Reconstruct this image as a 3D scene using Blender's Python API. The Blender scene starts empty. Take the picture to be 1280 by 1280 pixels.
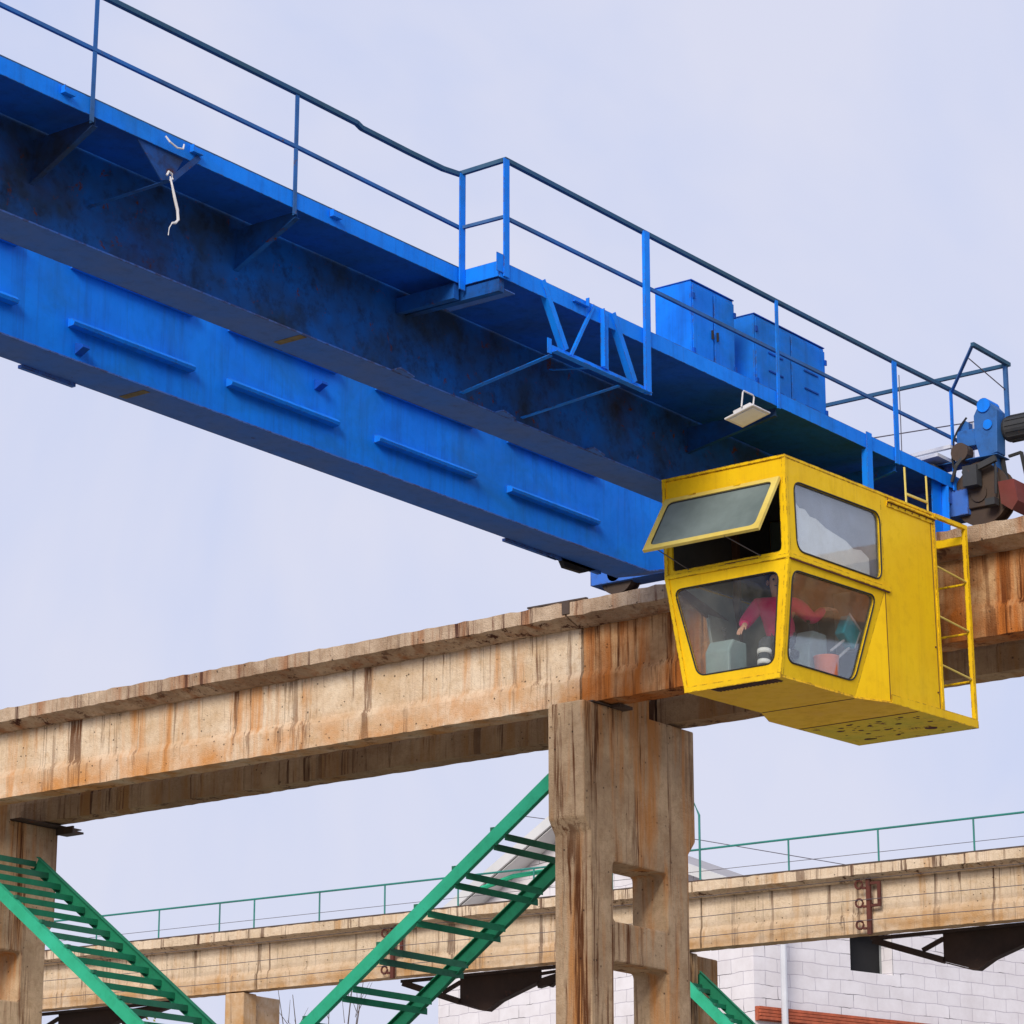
import bpy, bmesh, math, random
from mathutils import Vector, Matrix, noise
random.seed(7)
R = math.radians
scene = bpy.context.scene
COL = scene.collection
V = Vector

# ------------------------------------------------------------------ materials
def new_mat(name):
    m = bpy.data.materials.new(name); m.use_nodes = True
    nt = m.node_tree
    return m, nt, nt.nodes, nt.links, nt.nodes['Principled BSDF']

def coords(nt, scale=(1, 1, 1), world=False):
    if world:
        g = nt.nodes.new('ShaderNodeNewGeometry'); out = g.outputs['Position']
    else:
        g = nt.nodes.new('ShaderNodeTexCoord'); out = g.outputs['Object']
    mp = nt.nodes.new('ShaderNodeMapping'); mp.inputs['Scale'].default_value = scale
    nt.links.new(out, mp.inputs['Vector'])
    return mp.outputs['Vector']

def noise_n(nt, vec, scale, detail=5, rough=.6, dist=0):
    n = nt.nodes.new('ShaderNodeTexNoise'); n.inputs['Scale'].default_value = scale
    n.inputs['Detail'].default_value = detail; n.inputs['Roughness'].default_value = rough
    n.inputs['Distortion'].default_value = dist
    nt.links.new(vec, n.inputs['Vector']); return n.outputs['Fac']

def ramp(nt, fac, a, b, ca=0., cb=1.):
    r = nt.nodes.new('ShaderNodeMapRange'); r.clamp = True
    r.inputs['From Min'].default_value = a; r.inputs['From Max'].default_value = b
    r.inputs['To Min'].default_value = ca; r.inputs['To Max'].default_value = cb
    nt.links.new(fac, r.inputs['Value']); return r.outputs['Result']

def mixc(nt, fac, a, b, mode='MIX'):
    m = nt.nodes.new('ShaderNodeMix'); m.data_type = 'RGBA'; m.blend_type = mode
    for i, v in ((0, fac), (6, a), (7, b)):
        if isinstance(v, (int, float)): m.inputs[i].default_value = v
        elif isinstance(v, tuple): m.inputs[i].default_value = (*v[:3], 1)
        else: nt.links.new(v, m.inputs[i])
    return m.outputs[2]

def mul(nt, a, b, op='MULTIPLY'):
    m = nt.nodes.new('ShaderNodeMath'); m.operation = op
    for i, v in enumerate((a, b)):
        if isinstance(v, (int, float)): m.inputs[i].default_value = v
        else: nt.links.new(v, m.inputs[i])
    return m.outputs[0]

def bump(nt, h, strength, dist, bsdf):
    b = nt.nodes.new('ShaderNodeBump'); b.inputs['Strength'].default_value = strength
    b.inputs['Distance'].default_value = dist
    nt.links.new(h, b.inputs['Height']); nt.links.new(b.outputs['Normal'], bsdf.inputs['Normal'])

def paint(name, base, var, rust=.0, rustcol=(.16, .05, .02), rough=.45, streak=0., grime=(.03, .03, .03), grimeamt=.25, bumpy=.15, spec=.5, edge=0., patch=None):
    m, nt, N, L, b = new_mat(name)
    w = coords(nt, world=True)
    f1 = noise_n(nt, w, 1.3, 4)
    c = mixc(nt, ramp(nt, f1, .35, .65), base, var)
    f2 = noise_n(nt, w, 7, 6, .7)
    c = mixc(nt, ramp(nt, f2, .5, .8, 0, grimeamt), c, grime)
    if streak:
        ws = coords(nt, (9, 9, .55), world=True)
        c = mixc(nt, ramp(nt, noise_n(nt, ws, 1.0, 4, .7), .5, .72, 0, streak), c, grime)
    if rust:
        fr = noise_n(nt, w, 4.2, 8, .78, .3)
        c = mixc(nt, ramp(nt, fr, .70 - rust * .25, .74 - rust * .22), c, rustcol)
        fr2 = noise_n(nt, w, 23, 4, .7)
        c = mixc(nt, ramp(nt, fr2, .74 - rust * .1, .76 - rust * .1), c, rustcol)
    if patch:
        fp = noise_n(nt, coords(nt, (.55, .55, .8), world=True), 1., 6, .65, .5)
        c = mixc(nt, ramp(nt, fp, .52, .68, 0, patch[1]), c, patch[0])
    if edge:      # paint worn off to rust along sheet edges and folds
        bv = nt.nodes.new('ShaderNodeBevel'); bv.inputs['Radius'].default_value = edge; bv.samples = 4
        ge = nt.nodes.new('ShaderNodeNewGeometry')
        dp = nt.nodes.new('ShaderNodeVectorMath'); dp.operation = 'DOT_PRODUCT'
        L.new(bv.outputs[0], dp.inputs[0]); L.new(ge.outputs['True Normal'], dp.inputs[1])
        em = ramp(nt, dp.outputs['Value'], .99, .93)
        em = mul(nt, em, ramp(nt, noise_n(nt, w, 9, 6, .75), .47, .56))
        c = mixc(nt, em, c, rustcol)
    L.new(c, b.inputs['Base Color'])
    L.new(ramp(nt, f2, .3, .8, rough, min(1, rough + .3)), b.inputs['Roughness'])
    b.inputs['Specular IOR Level'].default_value = spec
    bump(nt, f2, bumpy, .01, b)
    return m

def concrete(name, light, dark, orange, streak, rusty, seed=0., zlow=None, ztop=None):
    """weathered concrete with run-down stains; zlow/ztop: heights where rust water gathers"""
    m, nt, N, L, b = new_mat(name)
    w0 = coords(nt, world=True)
    mp = nt.nodes.new('ShaderNodeMapping'); mp.inputs['Location'].default_value = (seed, seed * 1.7, seed * .3)
    L.new(w0, mp.inputs['Vector']); w = mp.outputs['Vector']
    sep = nt.nodes.new('ShaderNodeSeparateXYZ'); L.new(w0, sep.inputs[0]); Z = sep.outputs[2]
    def sc(s):
        q = nt.nodes.new('ShaderNodeMapping'); q.inputs['Scale'].default_value = s
        L.new(w, q.inputs['Vector']); return q.outputs['Vector']
    c = mixc(nt, ramp(nt, noise_n(nt, w, 1.1, 6, .65), .38, .64), light, dark)
    fine = noise_n(nt, w, 16, 8, .75)
    mid = noise_n(nt, w, 5.5, 6, .7)
    c = mixc(nt, ramp(nt, mid, .50, .72, 0, .5), c, (dark[0] * .8, dark[1] * .68, dark[2] * .5))
    c = mixc(nt, ramp(nt, fine, .50, .80, 0, .5), c, (dark[0] * .5, dark[1] * .42, dark[2] * .36))
    # broad orange stains running down
    st = noise_n(nt, sc((2.9, 2.9, .26)), 1., 5, .62, .4)
    amt = ramp(nt, st, .58 - rusty * .3, .70 - rusty * .22, 0, .7 + rusty * .3)
    c = mixc(nt, amt, c, orange)
    if zlow is not None:      # rust water gathers on the lower ledge
        lo = mul(nt, ramp(nt, Z, zlow + .50, zlow + .12), ramp(nt, noise_n(nt, sc((1.7, 1.7, 1.7)), 1., 4, .6), .36, .62, .15, .85))
        c = mixc(nt, lo, c, orange)
    # narrow dark runs
    s2 = noise_n(nt, sc((5.2, 5.2, .20)), 1., 5, .75, .3)
    f2 = ramp(nt, s2, .56 - rusty * .06, .615, 0, streak)
    if ztop is not None: f2 = mul(nt, f2, ramp(nt, Z, ztop - 1.0, ztop - .1, .55, 1.))
    zone = ramp(nt, noise_n(nt, sc((.8, .8, .5)), 1., 3, .5), .34, .55, .25, 1.)
    f2 = mul(nt, f2, zone)
    c = mixc(nt, f2, c, (orange[0] * .22, orange[1] * .20, orange[2] * .35))
    s3 = noise_n(nt, sc((17, 17, .6)), 1., 4, .7)
    f3 = ramp(nt, s3, .56, .70, 0, streak * .7)
    if ztop is not None: f3 = mul(nt, f3, ramp(nt, Z, ztop - .75, ztop, .25, 1.))
    zone2 = ramp(nt, noise_n(nt, sc((1.3, 1.3, .9)), 1.7, 4, .6), .36, .56, .1, 1.)
    f3 = mul(nt, f3, zone2)
    c = mixc(nt, f3, c, (orange[0] * .38, orange[1] * .28, orange[2] * .4))
    vo = nt.nodes.new('ShaderNodeTexVoronoi'); vo.inputs['Scale'].default_value = 9
    L.new(w, vo.inputs['Vector'])
    pit = ramp(nt, vo.outputs['Distance'], .07, .14, 1, 0)
    pit = mul(nt, pit, ramp(nt, noise_n(nt, w, 2.2, 3), .48, .58))
    c = mixc(nt, mul(nt, pit, .75), c, (.05, .035, .025))
    # board marks of the formwork
    L.new(c, b.inputs['Base Color']); b.inputs['Roughness'].default_value = .93
    b.inputs['Specular IOR Level'].default_value = .2
    h = mul(nt, mul(nt, fine, noise_n(nt, w, 60, 3), 'ADD'), mul(nt, pit, -1.5), 'ADD')
    bump(nt, h, .8, .022, b)
    return m

BLUE = paint('blue_paint', (.001, .225, .92), (.001, .18, .80), rust=.10, rustcol=(.06, .045, .03), streak=.34, patch=((.008, .13, .40), .7), edge=.012, grime=(.01, .05, .20), grimeamt=.22, rough=.55, spec=.22)
BLUED = paint('grimy_blue_paint', (.045, .16, .58), (.08, .16, .44), edge=.03, rust=.2, rustcol=(.06, .035, .018), grime=(.06, .08, .13), grimeamt=.4, rough=.75, spec=.2)
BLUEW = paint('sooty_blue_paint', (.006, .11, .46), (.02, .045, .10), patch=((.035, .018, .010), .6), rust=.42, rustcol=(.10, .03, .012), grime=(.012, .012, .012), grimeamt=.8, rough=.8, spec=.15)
BLUEDECK = paint('deck_blue_paint', (.003, .095, .60), (.005, .08, .40), patch=((.02, .03, .06), .4), rust=.10, rustcol=(.05, .03, .02), grime=(.01, .015, .03), grimeamt=.45, rough=.7, spec=.2)
RAILB = paint('worn_blue_rail_paint', (.01, .12, .42), (.02, .09, .24), rust=.38, rustcol=(.10, .055, .04), grime=(.02, .03, .05), grimeamt=.6, rough=.6)
RAILT = paint('dark_teal_rail_paint', (.006, .07, .18), (.012, .07, .13), rust=.2, rustcol=(.07, .05, .04), grime=(.02, .02, .02), grimeamt=.4, rough=.6)
YEL = paint('yellow_paint', (.86, .56, .003), (.80, .49, .002), edge=.022, patch=((.62, .40, .02), .35), rust=.14, rustcol=(.14, .045, .01), streak=.2, grime=(.42, .2, .01), grimeamt=.3, rough=.5, spec=.25)
YELF = paint('yellow_underside_paint', (.95, .58, .004), (.86, .48, .004), edge=.02, rust=.1, rustcol=(.12, .03, .01), grime=(.40, .17, .01), grimeamt=.35, rough=.6)
YELR = paint('rusted_yellow_plate', (.86, .58, .02), (.70, .56, .04), rust=.5, rustcol=(.17, .03, .012), grime=(.22, .26, .04), grimeamt=.5, rough=.8)
YELP = paint('pale_worn_yellow', (.74, .60, .16), (.66, .48, .08), rust=.18, rustcol=(.2, .09, .03), grime=(.4, .3, .1), grimeamt=.4, rough=.6)
GRN = paint('green_paint', (.030, .43, .25), (.018, .33, .17), edge=.008, rust=.05, rustcol=(.02, .06, .04), grime=(.01, .12, .07), grimeamt=.35, rough=.55, spec=.3)
GRNM = paint('mid_green_paint_and_shade', (.010, .19, .095), (.008, .14, .07), rust=.05, rustcol=(.02, .05, .03), grime=(.01, .06, .035), grimeamt=.45, rough=.55, spec=.25)
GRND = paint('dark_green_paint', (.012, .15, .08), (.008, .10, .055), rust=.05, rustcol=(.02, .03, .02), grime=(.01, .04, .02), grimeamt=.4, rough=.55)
TEALR = paint('teal_green_rail', (.02, .22, .19), (.03, .17, .15), rust=.15, rustcol=(.05, .05, .05), rough=.6)
RUST = paint('red_rust_steel', (.12, .028, .018), (.07, .022, .016), rust=.5, rustcol=(.05, .02, .012), rough=.85)
TRUSS = paint('dark_brown_steel', (.030, .018, .014), (.045, .024, .017), rust=.3, rustcol=(.09, .035, .02), rough=.8)
BLACK = paint('black_rubber', (.012, .012, .013), (.02, .02, .02), rough=.7)
MOTOR = paint('dark_motor_paint', (.022, .026, .032), (.04, .038, .036), rust=.35, rough=.55)
WHEEL = paint('oily_brown_steel', (.045, .03, .022), (.075, .042, .025), rust=.4, rustcol=(.02, .014, .012), rough=.6)
REDB = paint('red_oxide_plate', (.16, .025, .02), (.12, .03, .02), rust=.2, rough=.7)
WHITE = paint('white_plastic', (.72, .71, .72), (.6, .58, .6), rust=.06, rustcol=(.3, .2, .12), rough=.5)
PALE = paint('pale_reflection_and_lens', (.85, .86, .88), (.74, .76, .80), grime=(.4, .4, .42), rough=.9)
GREYINT = paint('grey_interior', (.46, .48, .42), (.34, .37, .33), rough=.8)
DARKINT = paint('dark_interior', (.05, .05, .05), (.08, .07, .06), rough=.85)
WOODI = paint('brown_board', (.16, .07, .035), (.11, .05, .03), rough=.7)
CONSOLE = paint('grey_console_paint', (.26, .34, .34), (.22, .28, .28), rough=.5)
ORANGE = paint('orange_plastic', (.90, .20, .04), (.75, .17, .04), rough=.5)
TEALB = paint('teal_box_paint', (.03, .45, .56), (.04, .36, .46), rough=.35)
MAG = paint('magenta_fabric', (.78, .02, .16), (.62, .015, .12), rough=.9, grimeamt=.1, bumpy=.4)
TROU = paint('dark_fabric', (.04, .05, .065), (.05, .06, .08), rough=.95, grimeamt=.1, bumpy=.4)
WSTR = paint('white_stripe_fabric', (.75, .75, .75), (.68, .68, .68), rough=.9, grimeamt=.1)
SKIN = paint('skin', (.66, .36, .25), (.50, .24, .16), rough=.55, grimeamt=.05, bumpy=.05)
HAIR = paint('dark_hair', (.025, .016, .012), (.04, .024, .016), rough=.7, bumpy=.6)
RAILS = paint('rail_steel', (.05, .035, .028), (.08, .05, .035), rust=.5, rough=.6)
C_TAN = concrete('tan_stained_concrete', (.82, .67, .50), (.64, .46, .29), (.60, .24, .05), 1., .17, 3.1, zlow=8.06, ztop=9.08)
C_EDGE = concrete('slab_edge_concrete', (.60, .46, .33), (.34, .23, .15), (.33, .13, .05), 1., .22, 7.7)
C_ORG = concrete('orange_stained_concrete', (.66, .42, .22), (.34, .15, .055), (.45, .13, .018), 1., .55, 11.3, zlow=8.06)
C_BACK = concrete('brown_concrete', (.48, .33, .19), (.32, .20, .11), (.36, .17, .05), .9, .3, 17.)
C_COL = concrete('column_concrete', (.66, .47, .29), (.42, .28, .165), (.60, .23, .045), 1., .20, 23.)
C_FAR = concrete('pale_far_concrete', (.76, .61, .45), (.62, .48, .33), (.50, .26, .09), 1., .08, 31., zlow=8.06, ztop=9.08)

def glass_mat():
    m, nt, N, L, b = new_mat('dirty_glass')
    out = N['Material Output']
    w = coords(nt, world=True)
    tr = N.new('ShaderNodeBsdfTransparent'); tr.inputs['Color'].default_value = (.96, .975, .97, 1)
    gl = N.new('ShaderNodeBsdfGlossy'); gl.inputs['Roughness'].default_value = .05
    gl.inputs['Color'].default_value = (.9, .93, .95, 1)
    fr = N.new('ShaderNodeFresnel'); fr.inputs['IOR'].default_value = 1.55
    m1 = N.new('ShaderNodeMixShader'); L.new(mul(nt, fr.outputs[0], .33), m1.inputs[0]); L.new(tr.outputs[0], m1.inputs[1]); L.new(gl.outputs[0], m1.inputs[2])
    df = N.new('ShaderNodeBsdfDiffuse'); df.inputs['Color'].default_value = (.50, .48, .42, 1)
    m2 = N.new('ShaderNodeMixShader')
    d = ramp(nt, noise_n(nt, w, 2.4, 5, .65), .40, .72, .01, .075)
    L.new(d, m2.inputs[0]); L.new(m1.outputs[0], m2.inputs[1]); L.new(df.outputs[0], m2.inputs[2])
    L.new(m2.outputs[0], out.inputs['Surface'])
    return m
GLASS = glass_mat()
def glass_dusty():
    m, nt, N, L, b = new_mat('dust_coated_glass')
    out = N['Material Output']
    w = coords(nt, world=True)
    tr = N.new('ShaderNodeBsdfTransparent'); tr.inputs['Color'].default_value = (.55, .62, .60, 1)
    gl = N.new('ShaderNodeBsdfGlossy'); gl.inputs['Roughness'].default_value = .12
    gl.inputs['Color'].default_value = (.85, .9, .92, 1)
    fr = N.new('ShaderNodeFresnel'); fr.inputs['IOR'].default_value = 1.7
    m1 = N.new('ShaderNodeMixShader'); L.new(fr.outputs[0], m1.inputs[0]); L.new(tr.outputs[0], m1.inputs[1]); L.new(gl.outputs[0], m1.inputs[2])
    df = N.new('ShaderNodeBsdfDiffuse'); df.inputs['Color'].default_value = (.26, .32, .31, 1)
    m2 = N.new('ShaderNodeMixShader')
    L.new(ramp(nt, noise_n(nt, w, 1.6, 4, .6), .35, .7, .45, .75), m2.inputs[0]); L.new(m1.outputs[0], m2.inputs[1]); L.new(df.outputs[0], m2.inputs[2])
    L.new(m2.outputs[0], out.inputs['Surface'])
    return m
GLASSD = glass_dusty()

def brick_mat():
    m, nt, N, L, b = new_mat('white_block_masonry')
    tc = N.new('ShaderNodeTexCoord')
    br = N.new('ShaderNodeTexBrick'); br.offset = .5
    br.inputs['Scale'].default_value = 1; br.inputs['Brick Width'].default_value = .78; br.inputs['Row Height'].default_value = .30
    br.inputs['Mortar Size'].default_value = .008; br.inputs['Mortar Smooth'].default_value = .25; br.inputs['Bias'].default_value = 0
    br.inputs['Color1'].default_value = (.74, .715, .75, 1); br.inputs['Color2'].default_value = (.80, .775, .81, 1); br.inputs['Mortar'].default_value = (.48, .45, .52, 1)
    sx = N.new('ShaderNodeSeparateXYZ'); L.new(tc.outputs['Object'], sx.inputs[0])
    cx = N.new('ShaderNodeCombineXYZ'); L.new(mul(nt, sx.outputs[0], sx.outputs[1], 'ADD'), cx.inputs[0]); L.new(sx.outputs[2], cx.inputs[1])
    wob = noise_n(nt, tc.outputs['Object'], 1.5, 3)
    vadd = N.new('ShaderNodeVectorMath'); vadd.operation = 'ADD'; L.new(cx.outputs[0], vadd.inputs[0])
    cw = N.new('ShaderNodeCombineXYZ'); L.new(mul(nt, wob, .11), cw.inputs[0]); L.new(mul(nt, wob, .11), cw.inputs[1]); L.new(cw.outputs[0], vadd.inputs[1])
    L.new(vadd.outputs[0], br.inputs['Vector'])
    n = noise_n(nt, tc.outputs['Object'], 1.2, 6, .7)
    c = mixc(nt, ramp(nt, n, .4, .7, 0, .3), br.outputs['Color'], (.42, .36, .36))
    # cracked open joints here and there
    gap = mul(nt, br.outputs['Fac'], ramp(nt, noise_n(nt, tc.outputs['Object'], .9, 3, .6), .55, .60))
    c = mixc(nt, mul(nt, gap, .85), c, (.05, .045, .05))
    L.new(c, b.inputs['Base Color']); b.inputs['Roughness'].default_value = .95
    bump(nt, mul(nt, br.outputs['Fac'], -1), .5, .02, b)
    return m
BRICK = brick_mat()
def simple(name, col, rough=.8, nscale=2., var=.7):
    m, nt, N, L, b = new_mat(name)
    w = coords(nt, world=True)
    c = mixc(nt, ramp(nt, noise_n(nt, w, nscale, 6, .65), .35, .7), col, tuple(x * var for x in col))
    L.new(c, b.inputs['Base Color']); b.inputs['Roughness'].default_value = rough
    return m
ROOF = simple('grey_sheet_roof', (.40, .38, .39), .6, .6)
ROOFE = simple('white_roof_trim', (.68, .68, .68), .6, .6, .85)
REDC = simple('orange_red_steel', (.50, .12, .055), .85, 5, .55)
PIPE = simple('pale_pipe', (.62, .64, .70), .5, 2, .85)
GROUND = simple('gravel_ground', (.30, .27, .22), .95, .8, .65)
LEAF = simple('autumn_leaf', (.32, .30, .04), .8, 3, .5)
BARK = simple('bark', (.10, .075, .06), .95, 6, .6)
WIRE = simple('wire_grey', (.10, .09, .11), .6)

# ------------------------------------------------------------------ mesh helpers
def link_bm(name, bm, mat, parent=None, smooth=False, loc=None):
    me = bpy.data.meshes.new(name)
    bmesh.ops.recalc_face_normals(bm, faces=bm.faces)
    bm.to_mesh(me); bm.free()
    for mm in (mat if isinstance(mat, (list, tuple)) else [mat]): me.materials.append(mm)
    if smooth:
        for p in me.polygons: p.use_smooth = True
    o = bpy.data.objects.new(name, me); COL.objects.link(o)
    if parent is not None: o.parent = parent
    if loc is not None: o.location = loc
    return o

def tag(o, label=None, cat=None, group=None, kind=None):
    if label: o['label'] = label
    if cat: o['category'] = cat
    if group: o['group'] = group
    if kind: o['kind'] = kind
    return o

def thing(name, loc, label, cat, group=None, rz=0., ry=0.):
    o = bpy.data.objects.new(name, None); COL.objects.link(o)
    o.location = loc; o.rotation_euler = (0, ry, rz); o.empty_display_size = .2
    return tag(o, label, cat, group)

def box(bm, x0, x1, y0, y1, z0, z1, M=None):
    vs = [V((x, y, z)) for x in (x0, x1) for y in (y0, y1) for z in (z0, z1)]
    if M is not None: vs = [M @ v for v in vs]
    v = [bm.verts.new(p) for p in vs]
    for f in ((0, 1, 3, 2), (4, 6, 7, 5), (0, 4, 5, 1), (2, 3, 7, 6), (0, 2, 6, 4), (1, 5, 7, 3)):
        bm.faces.new([v[i] for i in f])

def frame_of(a, b, up=V((0, 0, 1))):
    d = (b - a).normalized()
    if abs(d.dot(up)) > .98: up = V((0, 1, 0))
    s = d.cross(up).normalized(); u = s.cross(d).normalized()
    return d, s, u

def bar(bm, a, b, w, h, up=V((0, 0, 1))):
    """rectangular bar from a to b: w sideways, h along up"""
    a, b = V(a), V(b); d, s, u = frame_of(a, b, up)
    ring = []
    for p in (a, b):
        ring.append([bm.verts.new(p + s * (w / 2 * i) + u * (h / 2 * j)) for i, j in ((-1, -1), (1, -1), (1, 1), (-1, 1))])
    for i in range(4): bm.faces.new([ring[0][i], ring[0][(i + 1) % 4], ring[1][(i + 1) % 4], ring[1][i]])
    bm.faces.new(ring[0][::-1]); bm.faces.new(ring[1])

def angle(bm, a, b, w, t, up=V((0, 0, 1)), flip=1):
    """L profile: a flat leg and an upright leg, butted"""
    a, b = V(a), V(b); d, s, u = frame_of(a, b, up); s = s * flip
    pts = [(0, 0), (w, 0), (w, t), (t, t), (t, w), (0, w)]
    rings = [[bm.verts.new(p + s * x + u * y) for x, y in pts] for p in (a, b)]
    n = len(pts)
    for i in range(n): bm.faces.new([rings[0][i], rings[0][(i + 1) % n], rings[1][(i + 1) % n], rings[1][i]])
    bm.faces.new(rings[0][::-1]); bm.faces.new(rings[1])

def tube(bm, pts, r, seg=8, cap=True):
    pts = [V(p) for p in pts]; rings = []
    up = V((0, 0, 1))
    for i, p in enumerate(pts):
        a = pts[max(i - 1, 0)]; b = pts[min(i + 1, len(pts) - 1)]
        d, s, u = frame_of(a, b, up)
        rr = r[i] if isinstance(r, (list, tuple)) else r
        rings.append([bm.verts.new(p + (s * math.cos(2 * math.pi * k / seg) + u * math.sin(2 * math.pi * k / seg)) * rr) for k in range(seg)])
    for i in range(len(rings) - 1):
        for k in range(seg):
            bm.faces.new([rings[i][k], rings[i][(k + 1) % seg], rings[i + 1][(k + 1) % seg], rings[i + 1][k]])
    if cap: bm.faces.new(rings[0][::-1]); bm.faces.new(rings[-1])

def prism(bm, poly, axis, a, b, n=1, jit=0., M=None):
    """extrude a 2-D polygon along axis (0,1,2) from a to b with n segments; jit roughens the edges"""
    def p3(q, t):
        if axis == 0: v = V((t, q[0], q[1]))
        elif axis == 1: v = V((q[0], t, q[1]))
        else: v = V((q[0], q[1], t))
        if jit:
            k = noise.noise(v * 2.3) * .6 + noise.noise(v * 9.) * .8
            k2 = noise.noise(v * 8. + V((9, 3, 5)))
            v = v + V((jit * k, 0, jit * k2)) if axis == 1 else v + V((jit * k, jit * k2, 0))
        return M @ v if M is not None else v
    rings = [[bm.verts.new(p3(q, a + (b - a) * i / n)) for q in poly] for i in range(n + 1)]
    m = len(poly)
    for i in range(n):
        for k in range(m): bm.faces.new([rings[i][k], rings[i][(k + 1) % m], rings[i + 1][(k + 1) % m], rings[i + 1][k]])
    bm.faces.new(rings[0][::-1]); bm.faces.new(rings[-1])

def refine(poly, step):
    out = []
    for i, p in enumerate(poly):
        q = poly[(i + 1) % len(poly)]
        n = max(1, int(math.hypot(q[0] - p[0], q[1] - p[1]) / step))
        for k in range(n): out.append((p[0] + (q[0] - p[0]) * k / n, p[1] + (q[1] - p[1]) * k / n))
    return out

def rounded(poly, r, n=5):
    out = []; m = len(poly)
    for i in range(m):
        p = V((*poly[i], 0)); a = V((*poly[i - 1], 0)); b = V((*poly[(i + 1) % m], 0))
        da = (a - p).normalized(); db = (b - p).normalized()
        s = p + da * r; e = p + db * r
        for k in range(n + 1):
            t = k / n
            q = s * (1 - t) ** 2 + p * (2 * t * (1 - t)) + e * t * t
            out.append((q.x, q.y))
    return out

def holed(name, outer, holes, to3, thick, mat, parent):
    """flat sheet with holes, given real thickness"""
    bm = bmesh.new(); edges = []
    for loop in [outer] + holes:
        vs = [bm.verts.new(to3(*p)) for p in loop]
        edges += [bm.edges.new((vs[i], vs[(i + 1) % len(vs)])) for i in range(len(vs))]
    bmesh.ops.triangle_fill(bm, use_beauty=True, use_dissolve=False, edges=edges)
    o = link_bm(name, bm, mat, parent)
    s = o.modifiers.new('solid', 'SOLIDIFY'); s.thickness = thick; s.offset = 0
    return o

def part(name, mat, parent, fn, smooth=False):
    bm = bmesh.new(); fn(bm)
    return link_bm(name, bm, mat, parent, smooth)

def bevel(o, w=.006, seg=1):
    m = o.modifiers.new('bevel', 'BEVEL'); m.width = w; m.segments = seg; m.limit_method = 'ANGLE'
    return o

# ------------------------------------------------------------------ ground
bm = bmesh.new()
S = 600; n = 24
g = [[bm.verts.new((-S + 2 * S * i / n, -S + 2 * S * j / n, -1.6)) for j in range(n + 1)] for i in range(n + 1)]
for i in range(n):
    for j in range(n): bm.faces.new([g[i][j], g[i + 1][j], g[i + 1][j + 1], g[i][j + 1]])
tag(link_bm('ground', bm, GROUND), kind='structure')

# ------------------------------------------------------------------ bridge crane
crane = thing('bridge_crane', (22, 18.2, 9.1), 'blue double girder overhead travelling crane spanning above the yellow cab', 'crane')
CI = Matrix.Translation(-V(crane.location))
def cpart(name, mat, fn, parent=None, smooth=False):
    bm = bmesh.new(); fn(bm)
    if parent is None:
        bmesh.ops.transform(bm, matrix=CI, verts=bm.verts); return link_bm(name, bm, mat, crane, smooth)
    bmesh.ops.transform(bm, matrix=CI, verts=bm.verts)
    return link_bm(name, bm, mat, parent, smooth)

XS, XE = 2.0, 28.74
ZB, ZT = 9.16, 10.12
def girder_profile():      # side outline in (x, z): bottom lifts towards the end carriage
    return [(XS, ZB), (27.75, ZB), (28.35, ZB + .16), (XE, ZB + .33), (XE, ZT), (XS, ZT)]
def web_sheet(bm, y, t):
    prof = girder_profile()
    prism(bm, [(x, z) for x, z in prof], 1, y, y + t)
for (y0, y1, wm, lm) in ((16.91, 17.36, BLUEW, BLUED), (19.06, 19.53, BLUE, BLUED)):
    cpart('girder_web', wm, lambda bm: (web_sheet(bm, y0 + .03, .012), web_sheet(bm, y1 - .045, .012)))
    def flange(bm):
        for z, xs in ((ZB, None),):
            pts = [(XS, ZB), (27.75, ZB), (28.35, ZB + .16), (XE, ZB + .33)]
            for a, b in zip(pts[:-1], pts[1:]):
                poly = [(a[0], a[1] - .016), (b[0], b[1] - .016), (b[0], b[1] - .002), (a[0], a[1] - .002)]
                prism(bm, poly, 1, y0, y1)
    cpart('lower_flange', lm, flange)
    cpart('upper_flange', BLUE, lambda bm: box(bm, XS, XE, y0, y1, ZT + .002, ZT + .018))
# trolley rails on the girders
for y in (17.13, 19.3):
    cpart('trolley_rail', RAILS, lambda bm: (box(bm, XS, XE, y - .05, y + .05, ZT + .02, ZT + .035), box(bm, XS, XE, y - .02, y + .02, ZT + .037, ZT + .09)))
# long stiffeners on the far web, and shorter ones near its top
def stiff(x0, x1, z):
    def f(bm):
        poly = [(19.088, z + .045), (19.03, z + .03), (19.0, z - .005), (19.012, z - .035), (19.088, z - .042)]
        prism(bm, poly, 0, x0, x1)
    return f
STF = [(5.1, 6.75), (7.3, 8.95), (9.5, 11.15), (11.7, 13.3), (13.85, 15.45), (16.05, 17.65), (18.35, 19.99), (20.51, 22.14), (22.78, 24.42), (25.05, 26.70)]
for a, b in STF:
    cpart('stiffener', BLUE, stiff(a, b, 9.50))
    cpart('stiffener', BLUE, stiff(a, b, 10.075))
def gusset(x, z):
    return lambda bm: prism(bm, [(19.086, z + .05), (18.99, z + .02), (18.98, z - .01), (19.086, z - .06)], 0, x, x + .09)
cpart('small_bracket', BLUEDECK, gusset(18.45, 9.28)); cpart('small_bracket', BLUEDECK, gusset(21.82, 9.84))
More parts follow.
